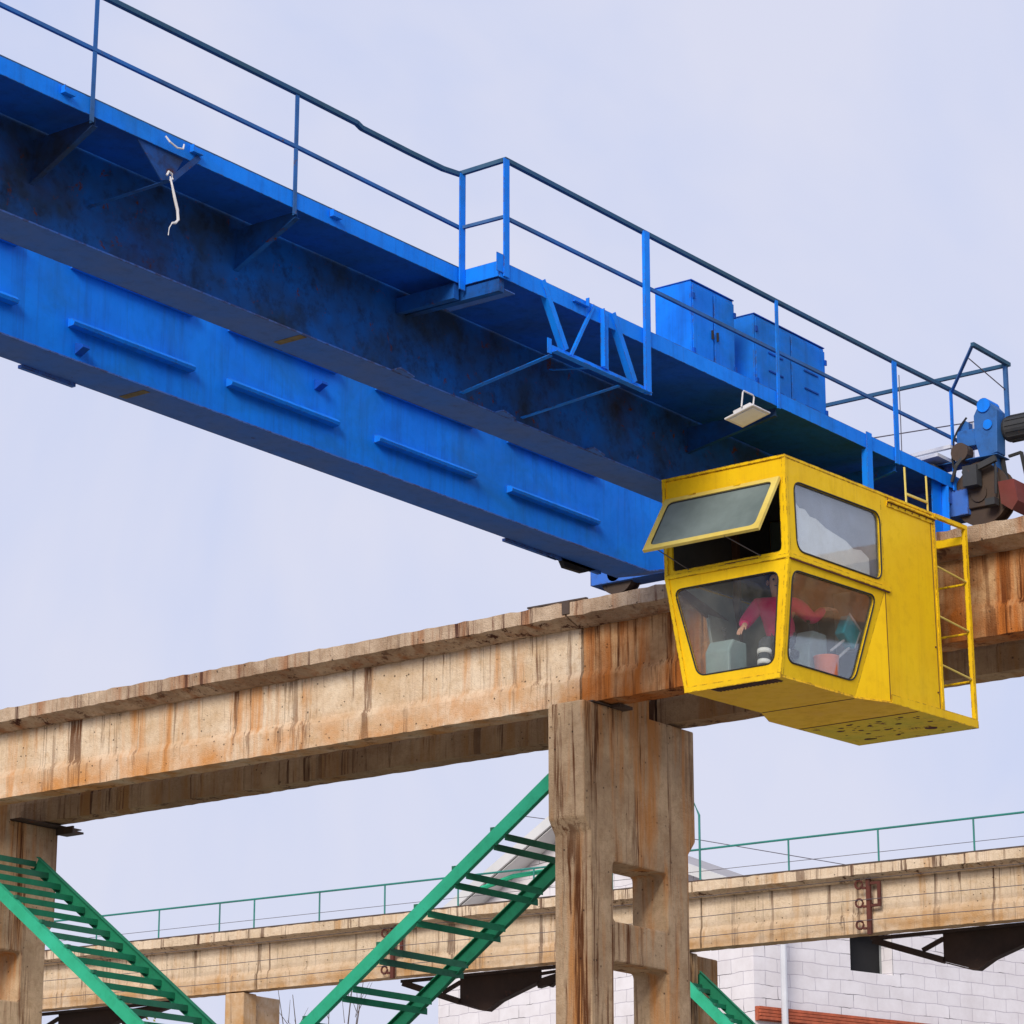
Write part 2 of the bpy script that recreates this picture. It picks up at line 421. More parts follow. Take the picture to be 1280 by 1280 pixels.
# welded splice marks: thin patches under the flanges
for x, y0, y1 in ((19.15, 16.93, 17.25), (19.42, 19.14, 19.46), ):
    cpart('splice_plate', simple('bare_primer_patch', (.20, .15, .07), .8, 9, .4), lambda bm: box(bm, x, x + .09, y0, y1, ZB - .021, ZB - .0165))
for x0, x1, y in ((18.2, 18.9, 19.52), (25.6, 26.6, 19.52), (26.4, 27.4, 19.50)):
    cpart('edge_plate', BLUED, lambda bm: box(bm, x0, x1, y, y + .05, ZB - .05, ZB - .018))
cpart('cable_clip', BLACK, lambda bm: prism(bm, [(20.9 , 0)] and [(26.62, 9.14), (27.3, 9.14), (27.05, 9.05), (26.7, 9.04)], 1, 19.5, 19.56))
for x in (20.42, 22.0, 23.5):
    cpart('flange_tab', BLUED, lambda bm: prism(bm, [(x, 16.80), (x + .28, 16.86), (x + .28, 16.905), (x, 16.905)], 2, ZB - .016, ZB - .002))

# ---- walkway deck
YN, YW, XW = 16.22, 15.80, 20.62
def deck(bm):
    poly = [(XS, YN + .012), (XW + .006, YN + .012), (XW + .006, YW + .012), (29.93, YW + .012), (29.93, 16.93), (XS, 16.93)]
    prism(bm, poly, 2, 9.99, 10.0)
cpart('walkway_deck', BLUEDECK, deck)
def edge(bm):
    # channel edge beam, with the outer web and lower lip
    def chan(a, b):
        a, b = V(a), V(b); d, s, u = frame_of(a, b); s = -s if s.y < 0 or s.x > .5 else s
        bar(bm, a, b, .010, .135)
    # narrow stretch
    box(bm, XS, XW, YN, YN + .010, 9.895, 10.045); None
    box(bm, XW - .004, XW + .006, YW + .002, YN - .002, 9.895, 10.045)
    box(bm, XW - .004, 29.95, YW - .010, YW, 9.885, 10.045); None
cpart('edge_channel', BLUE, edge)
cpart('deck_rim', RAILT, lambda bm: (box(bm, XS, XW, YN + .013, YN + .045, 10.002, 10.065), box(bm, XW + .01, 29.9, YW + .004, YW + .03, 10.002, 10.055)))
# triangular brackets (with a bottom lip)
def bracket(x, y0, zt=9.885, ze=9.83, zw=9.50):
    def f(bm):
        prism(bm, [(y0 + .01, ze), (16.938, zw), (16.938, zt), (y0 + .01, zt)], 0, x, x + .008)
        a = V((x + .004 - .0, y0 + .01, ze - .006)); b = V((x + .004, 16.938, zw - .006))
        bar(bm, a, b, .055, .008)
    return f
for x in (5.9, 8.4, 10.85, 13.3, 15.80, 18.28): cpart('walkway_bracket', BLUEW, bracket(x, YN))
for x in (25.41, 27.88): cpart('walkway_bracket', BLUEW, bracket(x, YW + .015, 9.88, 9.8, 9.6))
# heavy cross channels where the walkway widens
cpart('cross_channel', BLUEW, lambda bm: (box(bm, 20.5, 20.57, 16.236, 16.935, 9.74, 9.89), box(bm, 20.64, 20.72, 15.82, 16.935, 9.76, 9.88)))
cpart('cross_channel', BLUED, lambda bm: box(bm, 20.73, 20.9, 15.83, 16.6, 9.80, 9.81))
# toe clips on the edge
for x in (15.40, 18.70, 16.9):
    cpart('edge_clip', BLUE, lambda bm: box(bm, x, x + .12, YN - .05, YN - .002, 9.965, 9.985) or box(bm, x, x + .008, YN - .05, YN - .002, 9.985, 10.03))
cpart('edge_clip', BLUE, lambda bm: (box(bm, 21.75, 21.98, YW - .05, YW - .012, 9.975, 9.985), box(bm, 21.97, 21.98, YW - .05, YW - .012, 9.987, 10.07)))
# lamp bracket arm below the narrow walkway
def arm(bm):
    prism(bm, [(16.3, 9.89), (16.85, 9.89), (16.72, 9.66), (16.6, 9.62)], 1, 16.24, 16.25)
    bar(bm, (16.70, 16.25, 9.65), (16.45, 16.92, 9.50), .05, .006)
    bar(bm, (17.0, 16.20, 9.95), (16.72, 16.25, 9.66), .006, .05)
cpart('lamp_arm', BLUEW, arm)
# ---- current collector frame hanging below the wide walkway
def hangframe(bm):
    angle(bm, (21.42, YW, 9.37), (22.99, YW, 9.37), .075, .008)
    angle(bm, (21.25, YW - .02, 10.03), (21.62, YW - .02, 9.44), .07, .008, up=V((0, 1, 0)))
    angle(bm, (22.08, YW - .03, 10.04), (21.70, YW - .03, 9.42), .03, .006, up=V((0, 1, 0)))
    box(bm, 22.21, 22.33, YW - .02, YW - .010 - .002, 9.44, 10.03)
    box(bm, 22.21, 22.218, YW - .06, YW - .021, 9.44, 10.03)
    angle(bm, (22.38, YW - .03, 10.03), (22.74, YW - .03, 9.42), .07, .008, up=V((0, 1, 0)))
    bar(bm, (21.50, YW + .06, 9.375), (21.46, 16.90, 9.20), .06, .008)
    bar(bm, (22.62, YW + .06, 9.375), (22.42, 16.90, 9.20), .05, .008)
    bar(bm, (22.3, YW + .1, 9.48), (22.5, 16.6, 9.66), .05, .008)
    box(bm, 21.36, 21.42, YW - .01, YW, 9.35, 9.50)
hf = cpart('collector_frame', BLUE, hangframe)
# hangers that carry the cab
cpart('cab_hanger', BLUE, lambda bm: (box(bm, 27.19, 27.30, YW - .025, YW - .012, 9.22, 10.07), box(bm, 27.19, 27.20, YW - .012 + .001, YW + .05, 9.22, 9.88)))
cpart('cab_hanger', BLUE, lambda bm: (box(bm, 28.76, 28.98, YW + .062, YW + .075, 9.22, 9.98), box(bm, 28.97, 28.985, YW - .03, YW + .06, 9.22, 9.88)))
cpart('end_gusset', BLUED, lambda bm: prism(bm, [(29.0, 9.88), (29.93, 9.88), (29.8, 9.78), (29.0, 9.70)], 1, YW + .02, YW + .035))
# ---- handrails
HN, HW = 10.99, 11.07
def handrail_narrow(bm):
    # slightly kinked and sagging top angle
    pts = [(XS, YN, HN), (13.3, YN, HN), (15.79, YN, HN - .01), (18.26, YN, HN + .0), (19.05, YN, HN - .005), (19.12, YN, HN - .03), (19.8, YN, HN - .035), (20.3, YN, HN - .03), (20.57, YN, HN)]
    for a, b in zip(pts[:-1], pts[1:]): bar(bm, a, b, .045, .04)
cpart('top_rail', RAILT, handrail_narrow)
cpart('top_rail', RAILT, lambda bm: (bar(bm, (20.57, YN, HN + .01), (20.69, YW, HW), .04, .04), ))
def hw(bm):
    pts = [(20.69, YW, HW + .01), (22.97, YW, HW), (25.42, YW, HW - .005), (27.9, YW, HW), (29.2, YW, HW + .015), (30.15, YW, HW + .015)]
    for a, b in zip(pts[:-1], pts[1:]): bar(bm, a, b, .045, .04)
cpart('top_rail', RAILT, hw)
cpart('middle_rail', RAILB, lambda bm: (bar(bm, (XS, YN, 10.47), (18.28, YN, 10.475), .03, .032), bar(bm, (18.28, YN, 10.475), (20.57, YN, 10.45), .03, .032)))
cpart('middle_rail', RAILB, lambda bm: bar(bm, (20.57, YN, 10.45), (20.69, YW, 10.50), .03, .03))
cpart('middle_rail', RAILB, lambda bm: bar(bm, (20.69, YW, 10.50), (29.55, YW, 10.50), .03, .034))
for x in (5.9, 8.4, 10.85, 13.3, 15.79, 18.27): cpart('rail_post', RAILB, lambda bm: angle(bm, (x - .02, YN - .012, 9.84), (x - .02 + .008, YN - .012, HN), .045, .007, up=V((0, 1, 0))))
cpart('rail_post', BLUE, lambda bm: box(bm, 20.53, 20.61, YN - .03, YN - .014, 9.83, HN))
cpart('rail_post', BLUE, lambda bm: (box(bm, 20.66, 20.74, YW - .03, YW - .014, 9.90, HW + .01), box(bm, 20.56, 20.66, YW - .02, YW - .012, 9.93, 10.11)))
cpart('rail_post', BLUE, lambda bm: (box(bm, 22.93, 23.02, YW - .045, YW - .03, 9.36, HW), box(bm, 22.93, 22.942, YW - .03, YW - .012, 9.36, HW)))
for x, w in ((25.40, .05), (27.85, .09), (29.14, .055)):
    cpart('rail_post', BLUE, lambda bm: box(bm, x - w / 2, x + w / 2, YW - .03, YW - .014, 9.86, HW - .01))
cpart('rail_post', PIPE, lambda bm: box(bm, 29.58, 29.64, YW - .03, YW - .014, 9.93, 10.80))
# end railing across the end carriage
def endrail(bm):
    bar(bm, (29.3, 15.12, 11.28), (29.3, 18.9, 11.28), .04, .04)
    bar(bm, (28.55, 15.16, 11.33), (29.36, 15.13, 11.30), .045, .045)
cpart('end_rail', RAILT, endrail)
cpart('end_rail', RAILB, lambda bm: (bar(bm, (29.30, 15.15, 10.55), (29.30, 15.15, 11.27), .045, .045), bar(bm, (29.16, YW - .02, 11.05), (28.58, 15.18, 11.32), .03, .03)))
cpart('end_rail', WIRE, lambda bm: (tube(bm, [(28.62, 15.25, 11.2), (29.3, 15.15, 10.98)], .007, 5), tube(bm, [(29.3, 18.6, 10.83), (29.3, 15.4, 10.68)], .008, 5), tube(bm, [(28.7, 16.2, 10.02), (28.7, 16.2, 11.22)], .006, 5)))
# ---- end carriage, wheels, drive
cpart('end_carriage', BLUED, lambda bm: (box(bm, 29.14, 29.46, 15.62, 20.9, 9.56, 9.86)))
def wheelf(y, r=.33):
    def f(bm):
        seg = 28
        for (x0, x1, rr) in ((29.235, 29.365, r), (29.205, 29.234, r + .03), (29.366, 29.395, r + .03)):
            M = Matrix.Translation((0, y, 9.44 + r))
            poly = [(math.cos(2 * math.pi * k / seg) * rr + y, math.sin(2 * math.pi * k / seg) * rr + 9.445 + r) for k in range(seg)]
            prism(bm, poly, 0, x0, x1)
        poly = [(math.cos(2 * math.pi * k / 16) * .1 + y, math.sin(2 * math.pi * k / 16) * .1 + 9.445 + r) for k in range(16)]
        prism(bm, poly, 0, 29.14, 29.5)
    return f
cpart('wheel', WHEEL, wheelf(15.48)); cpart('wheel', WHEEL, wheelf(20.55, .22))
def housing(bm):
    poly = [(15.24, 9.62)] + [(15.48 + .25 * math.cos(q), 9.90 + .26 * math.sin(q)) for q in [math.pi - math.pi * k / 10 for k in range(11)]] + [(15.66, 9.62)]
    prism(bm, poly, 0, 29.16, 29.185)
for dx in (0, .255):
    bevel(cpart('wheel_housing', WHEEL, lambda bm: (housing(bm), bmesh.ops.translate(bm, vec=(dx, 0, 0), verts=bm.verts))), .008)
def gearbox(bm):
    prism(bm, [(15.22, 10.22), (15.44, 10.18), (15.50, 10.42), (15.50, 10.70), (15.42, 10.84), (15.30, 10.84), (15.2, 10.72)], 0, 29.14, 29.34)
    box(bm, 29.16, 29.34, 15.44, 15.74, 10.36, 10.56)
    prism(bm, [(15.60, 10.46), (15.74, 10.46), (15.74, 10.62), (15.66, 10.70), (15.60, 10.66)], 0, 29.2, 29.3)
    box(bm, 29.10, 29.40, 15.20, 16.5, 10.20 - .02, 10.215 - .02)
    box(bm, 29.18, 29.42, 15.26, 15.40, 9.95, 10.18)
bevel(cpart('gearbox', RAILB, gearbox), .015, 2)
def gbcap(bm):
    tube(bm, [(29.12, 15.36, 10.80), (29.36, 15.36, 10.80)], .085, 16)
    tube(bm, [(29.12, 15.32, 10.56), (29.13, 15.32, 10.56)], .06, 16)
cpart('gearbox_cover', BLUE, gbcap)
def motor(bm):
    c = V((29.36, 0, 10.53))
    ys = [15.24, 15.2, 15.17, 14.84, 14.80, 14.78]; rs = [.09, .135, .15, .15, .135, .09]
    tube(bm, [(c.x, y, c.z) for y in ys], rs, 22)
    for k in range(14):
        a = 2 * math.pi * k / 14
        d = V((math.cos(a), 0, math.sin(a)))
        bar(bm, c + V((0, 14.86, 0)) + d * .153, c + V((0, 15.15, 0)) + d * .153, .014, .012, up=d)
cpart('drive_motor', MOTOR, motor)
cpart('rail_sweeper', REDB, lambda bm: (prism(bm, [(15.02, 9.86), (15.22, 9.86), (15.19, 9.60), (15.06, 9.50), (14.98, 9.60)], 0, 29.12, 29.48)))
def guard(bm):
    bar(bm, (29.38, 15.2, 10.22), (29.38, 15.04, 10.24), .03, .03); bar(bm, (29.38, 15.04, 10.24), (29.38, 14.93, 9.58), .035, .035)
    bar(bm, (29.3, 15.26, 10.35), (29.3, 15.2, 9.88), .06, .03)
cpart('buffer_arm', BLACK, guard)
def hose(bm):
    pts = []
    for k in range(15):
        t = k / 14; pts.append((29.2 - .12 * t, 15.62 + .16 * math.sin(t * 2.2), 10.72 - .62 * t + .06 * math.sin(t * 3)))
    tube(bm, pts, .012, 6)
cpart('hose', BLACK, hose)
def clutter(bm):
    prism(bm, [(15.85, 10.27), (16.9, 10.20), (16.9, 10.16), (15.85, 10.23)], 0, 28.9, 29.35)
    bar(bm, (29.05, 15.75, 10.36), (29.05, 16.75, 10.33), .05, .04)
cpart('drive_cover', PIPE, clutter)
def linkage(bm):
    tube(bm, [(29.12, 15.55, 10.32), (29.05, 15.7, 10.12), (29.08, 15.78, 9.95)], .022, 6)
    tube(bm, [(29.15, 15.28, 10.2), (29.05, 15.2, 10.0), (29.1, 15.24, 9.72)], .016, 6)
    bar(bm, (29.06, 15.2, 10.12), (29.06, 15.62, 10.0), .05, .07)
    box(bm, 29.0, 29.12, 15.42, 15.60, 9.84, 10.08)
    box(bm, 29.02, 29.13, 15.22, 15.34, 9.58, 9.66)
for q in range(1): cpart('brake_linkage', MOTOR, linkage)
cpart('brake_drum', WHEEL, lambda bm: tube(bm, [(29.06, 15.66, 10.28), (29.2, 15.66, 10.28)], .11, 16))
def clutter2(bm):
    for y in (16.0, 16.35, 16.7):
        tube(bm, [(28.98, y, 10.1), (29.25, y, 10.1)], .085, 14)
    tube(bm, [(29.1, 15.95, 10.1), (29.1, 16.8, 10.1)], .04, 10)
    box(bm, 28.95, 29.35, 15.9, 16.85, 10.01, 10.03)
cpart('drive_shaft', MOTOR, clutter2)

# ------------------------------------------------------------------ cabinets on the walkway
def cabinet(loc, wx, dy, h, label, doors, kind):
    t = thing('electrical_cabinet', loc, label, 'cabinet', 'electrical cabinets on the walkway')
    bevel(part('body', BLUE, t, lambda bm: box(bm, 0, wx, .022, dy, 0, h)), .01)
    part('roof', BLUEDECK, t, lambda bm: box(bm, .0, wx, .012, dy, h + .002, h + .012))
    n = doors
    for k in range(n):
        d = part('door', BLUE, t, lambda bm: box(bm, wx * k / n + .012, wx * (k + 1) / n - .012, .004, .02, .04, h - .04)); bevel(d, .005)
        for hz_ in (.15, h - .2): part('hinge', BLUEDECK, d, lambda bm: box(bm, wx * (k if k == 0 else k + 1) / n + (-.0 if k == 0 else -.03), wx * (k if k == 0 else k + 1) / n + (.03 if k == 0 else 0), -.014, .002, hz_, hz_ + .06))
        if kind == 1:
            part('handle', BLACK, d, lambda bm: box(bm, wx * (k + (.86 if k == 0 else .1)) / n, wx * (k + (.9 if k == 0 else .14)) / n, -.018, .002, h * .42, h * .52))
        else:
            for j in range(3):
                part('louvre', BLUEDECK, d, lambda bm: box(bm, wx * (k + .35) / n, wx * (k + .75) / n, -.008, .002, .15 + j * .2, .165 + j * .2))
    return t
cabinet((24.17, 16.02, 10.03), .80, .47, .95, 'tall blue steel cabinet with two doors, left of the wider one on the walkway', 2, 1)
cabinet((25.36, 16.02, 10.03), 1.42, .42, .93, 'wide blue steel cabinet behind the handrail, right of the tall narrow one', 2, 2)

# ------------------------------------------------------------------ floodlight, cable
fl = thing('floodlight', (24.72, 15.68, 9.86), 'small square white floodlight with wire bail under the walkway edge', 'floodlight')
Mf = Matrix.Rotation(R(-14), 4, 'X')
def flb(bm):
    box(bm, -.17, .17, -.06, .30, -.255, -.235, Mf); box(bm, -.10, .12, -.0, .22, -.233, -.17, Mf)
bevel(part('housing', WHITE, fl, flb), .006)
part('lens', PALE, fl, lambda bm: box(bm, -.13, .13, -.03, .26, -.262, -.257, Mf))
def flbail(bm):
    tube(bm, [(-.12, .05, -.20), (-.12, .03, -.05), (-.10, .03, -.03), (.07, .03, -.03), (.09, .03, -.05), (.09, .05, -.19)], .009, 6)
part('bail', WHITE, fl, flbail)
hcab = thing('hanging_cable', (16.66, 16.18, 9.66), 'short white cable end dangling under the left part of the blue walkway', 'cable')
def hpart(n_, m_, pts, r_, sg=8):
    bm = bmesh.new(); tube(bm, [V(p) - V(hcab.location) for p in pts], r_, sg); link_bm(n_, bm, m_, hcab)
hpart('loop', WHITE, [(16.56, 16.17, 9.98), (16.58, 16.14, 9.93), (16.66, 16.13, 9.90), (16.74, 16.14, 9.92), (16.78, 16.17, 9.98)], .008, 6)
hpart('sleeve', WHITE, [(16.66, 16.2, 9.66), (16.665, 16.18, 9.58), (16.70, 16.18, 9.48), (16.74, 16.18, 9.38), (16.75, 16.18, 9.30), (16.72, 16.18, 9.265), (16.68, 16.18, 9.25)], [.008, .009, .013, .013, .013, .012, .009])
hpart('bare_wire', WHITE, [(16.68, 16.18, 9.25), (16.65, 16.18, 9.20), (16.64, 16.18, 9.13)], .004, 5)
hpart('knot', WHITE, [(16.62, 16.2, 9.66), (16.64, 16.2, 9.70), (16.68, 16.2, 9.69), (16.69, 16.2, 9.65), (16.66, 16.2, 9.63)], .010, 6)

# ------------------------------------------------------------------ operator cab
CO = V((24.92, 15.40, 6.88))
cab = thing('operator_cab', CO, 'yellow crane operator cab with slanted windows hanging below the blue bridge', 'crane cab', ry=R(-1.6))
D, H, XB, XC = 1.47, 2.24, 3.02, 3.77
ZM = 1.20; FY0, FY1 = .15, 1.27; XK0, XK1 = 1.43, 1.90
T = .03
# end face (towards -X): upper frame with opening, lower frame with the trapezoid window
holed('end_frame', [(0, ZM), (D, ZM), (D, H), (0, H)], [rounded([(.07, 1.27), (1.40, 1.27), (1.40, 2.03), (.07, 2.03)], .05)], lambda y, z: V((.014, y, z)), T, YEL, cab)
lwin = rounded([(.215, .13), (1.13, .13), (1.385, 1.07), (.115, 1.07)], .10)
lf = holed('lower_frame', [(FY0, 0), (FY1, 0), (D, ZM - .002), (0, ZM - .002)], [lwin], lambda y, z: V((.014, y, z)), T, YEL, cab)
def pane(name, poly, to3, mat, parent, t=.006):
    bm = bmesh.new(); bm.faces.new([bm.verts.new(to3(*p)) for p in poly])
    o = link_bm(name, bm, mat, parent); s = o.modifiers.new('solid', 'SOLIDIFY'); s.thickness = t; s.offset = 0; return o
def gasket(name, poly, to3, parent, r=.011):
    bm = bmesh.new(); pts = [to3(*p) for p in poly] + [to3(*poly[0])]; tube(bm, pts, r, 6, cap=False)
    return link_bm(name, bm, BLACK, parent)
w = pane('window', lwin, lambda y, z: V((.014, y, z)), GLASS, cab)
gasket('gasket', lwin, lambda y, z: V((-.002, y, z)), w, .008)
# side face upper (-Y), with rounded window
uw = rounded([(.16, 1.29), (1.84, 1.29), (1.86, 2.03), (.14, 2.02)], .13)
holed('side_frame', [(0.03, ZM), (XK1, ZM), (XK1, H), (0.03, H)], [uw], lambda x, z: V((x, .0, z)), T, YEL, cab)
w = pane('window', uw, lambda x, z: V((x, .004, z)), GLASS, cab)
gasket('gasket', uw, lambda x, z: V((x, -.018, z)), w, .009)
tap = lambda z: FY0 * (1 - z / ZM)
tap2 = lambda z: D - (D - FY1) * (1 - z / ZM)
sw = rounded([(.09, .15), (1.40, .15), (1.72, 1.10), (.08, 1.08)], .12)
holed('lower_side_frame', [(.03, 0), (XK0, 0), (XK1, ZM - .002), (.03, ZM - .002)], [sw], lambda x, z: V((x, tap(z), z)), T, YEL, cab)
w = pane('window', sw, lambda x, z: V((x, tap(z) + .003, z)), GLASS, cab)
gasket('gasket', sw, lambda x, z: V((x, tap(z) - .018, z)), w, .009)
# far side: upper blank panel, lower window
fw = rounded([(.09, .15), (.62, .15), (.66, 1.0), (.08, 1.08)], .10)
holed('far_side_frame', [(.03, 0), (XK0, 0), (XK1, ZM - .002), (.03, ZM - .002)], [fw], lambda x, z: V((x, tap2(z), z)), T, GREYINT, cab)
w = pane('window', fw, lambda x, z: V((x, tap2(z), z)), GLASS, cab)
part('far_side_panel', YEL, cab, lambda bm: box(bm, .03, XB, D - .015, D + .015, ZM, H))
part('far_side_panel', YEL, cab, lambda bm: box(bm, XK1 + .01, XB, D - .015, D + .015, 0, ZM - .002))
for s_, yb, yf in ((1, FY0, 0.), (-1, FY1, D)):
    def returns(bm):
        v = [bm.verts.new(p) for p in (V((XK0, yb - .015, 0)), V((XK1 + .004, yf - .012, 0)), V((XK1 + .002, yf - .012, ZM)), V((XK1 + .0, yf + .002 * s_, ZM)))]
        bm.faces.new(v[:3])
    part('corner_return', YEL, cab, returns)
# body panels behind the glazed part
def bodyp(bm):
    box(bm, XK1 + .004, XB, -.012, .012, 0, H)
part('side_panel', YEL, cab, bodyp)
part('panel_seam', RUST, cab, lambda bm: (box(bm, XK1 - .001, XK1 + .005, -.0175, -.0125, 0.02, ZM - .03), box(bm, XB - .06, XB - .055, -.018, -.0125, .02, H)))
part('belt_trim', YEL, cab, lambda bm: (box(bm, -.004, XK1 + .1, -.034, -.017, ZM - .01, ZM + .035), box(bm, -.018, -.003, -.034, D + .02, ZM - .01, ZM + .035)))
part('belt_seam', RUST, cab, lambda bm: (box(bm, .0, XK1 + .08, -.031, -.017, ZM - .024, ZM - .0105), box(bm, -.0155, -.003, .35, .75, ZM + .0355, ZM + .045)))
for yb, yt in ((FY0, 0.), (FY1, D)):
    part('corner_post', YEL, cab, lambda bm: (bar(bm, (.006, yt, ZM - .02), (.006, yt, H), .045, .045), bar(bm, (.006, yb, 0), (.006, yt, ZM - .0), .044, .044)))
part('rear_wall', GREYINT, cab, lambda bm: box(bm, XB - .03, XB - .004, .015, D - .02, .02, H))
part('rear_post', YEL, cab, lambda bm: (box(bm, XB - .01, XB + .035, -.022, .02, -.0, H), ))
part('roof', YEL, cab, lambda bm: (box(bm, -.02, XB + .02, -.02, D + .02, H + .002, H + .03)))
part('roof_flange', YEL, cab, lambda bm: (box(bm, XK1 + .12, XB + .03, -.05, -.013, H - .05, H - .04), box(bm, XK1 + .12, XB + .03, -.024, -.013, H - .10, H - .052)))
part('flange_seam', RUST, cab, lambda bm: (box(bm, XK1 + .14, XB + .03, -.028, -.0245, H - .062, H - .052), box(bm, XK1 + .125, XK1 + .135, -.03, -.0245, H - .09, H)))
# floor in three plates with seams
part('floor_plate', YELF, cab, lambda bm: prism(bm, [(-.01, FY0 - .02), (XK0 - .006, FY0 - .02), (XK0 - .006, FY1 + .02), (-.01, FY1 + .02)][:4], 2, -.02, -.002))
part('floor_plate', YELF, cab, lambda bm: prism(bm, [(XK0, FY0 - .02), (XK1, -.02), (2.48, -.02), (2.48, D + .02), (XK1, D + .02), (XK0, FY1 + .02)], 2, -.02, -.002))
part('rusty_floor_plate', YELR, cab, lambda bm: box(bm, 2.486, XC, -.02, D + .02, -.02, -.002))['label'] = 'rust spotted green and yellow floor plate'
part('floor_seam', RUST, cab, lambda bm: (box(bm, XK0 - .008, XK0 + .010, FY0, FY1, -.0235, -.0205), box(bm, 2.476, 2.50, 0, D, -.0235, -.0205)))
part('floor_edge', YEL, cab, lambda bm: box(bm, XK1 + .01, XC, -.028, -.021, -.022, .075)); part('floor_edge', YEL, cab, lambda bm: box(bm, -.02, -.0115, FY0 - .02, FY1 + .02, -.03, .03))
part('rear_edge', YEL, cab, lambda bm: box(bm, XC + .001, XC + .012, -.028, D + .02, -.02, .06))
def blobs(bm):
    rnd = random.Random(4)
    spots = [(2.66, .95, .03), (2.75, 1.1, .03), (2.9, 1.2, .04), (3.0, 1.0, .03), (3.15, .75, .035), (2.7, .6, .03), (2.95, .5, .035), (3.4, .35, .07), (3.5, 1.2, .05), (2.65, .3, .03), (2.85, .8, .03)]
    for i in range(22): spots.append((rnd.uniform(2.58, 3.6), rnd.uniform(.05, 1.4), rnd.uniform(.012, .03)))
    for x, y, r in spots:
        vs = [bm.verts.new((x + r * rnd.uniform(.75, 1.1) * math.cos(k * math.pi / 5), y + r * 1.2 * rnd.uniform(.75, 1.1) * math.sin(k * math.pi / 5), -.0215)) for k in range(10)]
        bm.faces.new(vs)
        vs2 = [bm.verts.new(v.co + V((0, 0, -.001))) for v in vs]; bm.faces.new(vs2[::-1])
        for k in range(10): bm.faces.new([vs[k], vs[(k + 1) % 10], vs2[(k + 1) % 10], vs2[k]])
part('drain_holes', RUST, cab, blobs)
gr = part('vent_grille', DARKINT, cab, lambda bm: box(bm, .03, .17, .22, 1.00, -.0265, -.0205))
def slots(bm):
    for k in range(17): box(bm, .03, .17, .235 + k * .045, .252 + k * .045, -.032, -.027)
part('grille_bar', RUST, gr, slots)
# rear platform cage: posts, top bars, rungs on two sides
part('cage_post', YEL, cab, lambda bm: box(bm, XC - .045, XC + .0, -.03, .02, .076, H - .02))
part('cage_post', YEL, cab, lambda bm: box(bm, XC - .045, XC + .0, D - .03, D + .015, .0, H - .02))
part('cage_top_rail', YEL, cab, lambda bm: (box(bm, XB + .036, XC + .002, -.03, .012, H - .018, H + .03), box(bm, XC - .04, XC, .021, D, H - .18, H - .09)))
for z in (.52, 1.06, 1.62):
    part('cage_rung', YELP, cab, lambda bm: (tube(bm, [(XB + .03, -.004, z + .06), (XC - .03, -.004, z + .0)], .011, 8),))
    part('cage_rung', YEL, cab, lambda bm: (tube(bm, [(XC - .03, .01, z - .02), (XC - .03, D, z - .02)], .013, 8),))
def ladd(bm):
    for x in (2.50, 2.97): bar(bm, (x, .01, H - .06), (x, .012, H + .44), .016, .016)
    bar(bm, (2.51, .01, H + .14), (2.96, .01, H + .14), .022, .022)
part('roof_ladder', YELP, cab, ladd)
# open top-hung window
a = R(35); Lw = .77
ow3 = lambda y, l: V((-.03 - l * math.sin(a), y, 2.03 - l * math.cos(a)))
fr_ = [(0.035, 0), (1.44, 0), (1.44, Lw), (0.035, Lw)]
inner = rounded([(.10, .055), (1.375, .055), (1.375, Lw - .06), (.10, Lw - .06)], .07)
ow = holed('open_window', fr_, [inner], ow3, .035, YELP, cab)
gl_ = pane('glass', inner, ow3, GLASSD, ow)
gasket('gasket', inner, lambda y, l: ow3(y, l) + V((-.012, 0, -.008)), ow, .009)
part('window_stay', WIRE, ow, lambda bm: (tube(bm, [ow3(.45, Lw), (.0, .32, 1.26)], .006, 5), tube(bm, [ow3(1.3, Lw - .02), (.0, 1.2, 1.26)], .006, 5)))
part('hinge', YEL, ow, lambda bm: (box(bm, -.06, -.017, .5, .58, 2.03, 2.045), box(bm, -.06, -.017, 1.05, 1.13, 2.03, 2.045)))
for z in (.25, .75):
    part('frame_bolt', RUST, cab, lambda bm: tube(bm, [(XB - .09, -.013, z), (XB - .09, -.022, z)], .010, 8))
for k in range(7):
    part('frame_bolt', RUST, cab, lambda bm: tube(bm, [(XK1 + .2 + k * .15, -.0245, H - .075), (XK1 + .2 + k * .15, -.032, H - .075)], .008, 6))
# interior lining; dark upper panels added to stand in for shade inside
part('upper_shade_panel', DARKINT, cab, lambda bm: (box(bm, .04, 1.98, D - .035, D - .02, ZM + .02, H - .02), box(bm, .05, .06, .08, 1.4, 2.05, H - .03)))
part('floor_lining', DARKINT, cab, lambda bm: box(bm, .03, XB - .04, .17, FY1 - .02, .004, .02))
part('inner_board', WOODI, cab, lambda bm: (box(bm, 1.2, 1.26, D - .10, D - .02, .3, 2.1), prism(bm, [(.1, 1.08), (.1, 1.16), (1.2, .90), (1.2, .72)], 1, D - .06, D - .03)))
part('rear_partition', simple('dull_green_board', (.13, .16, .14), .8), cab, lambda bm: box(bm, 2.0, 2.03, .02, D - .03, .03, 2.2))
part('inner_roof_lining', DARKINT, cab, lambda bm: box(bm, .05, 1.98, .03, D - .03, H - .03, H - .01))
part('door_panel', GREYINT, cab, lambda bm: box(bm, 1.90, 1.97, .06, .62, .6, 1.25))
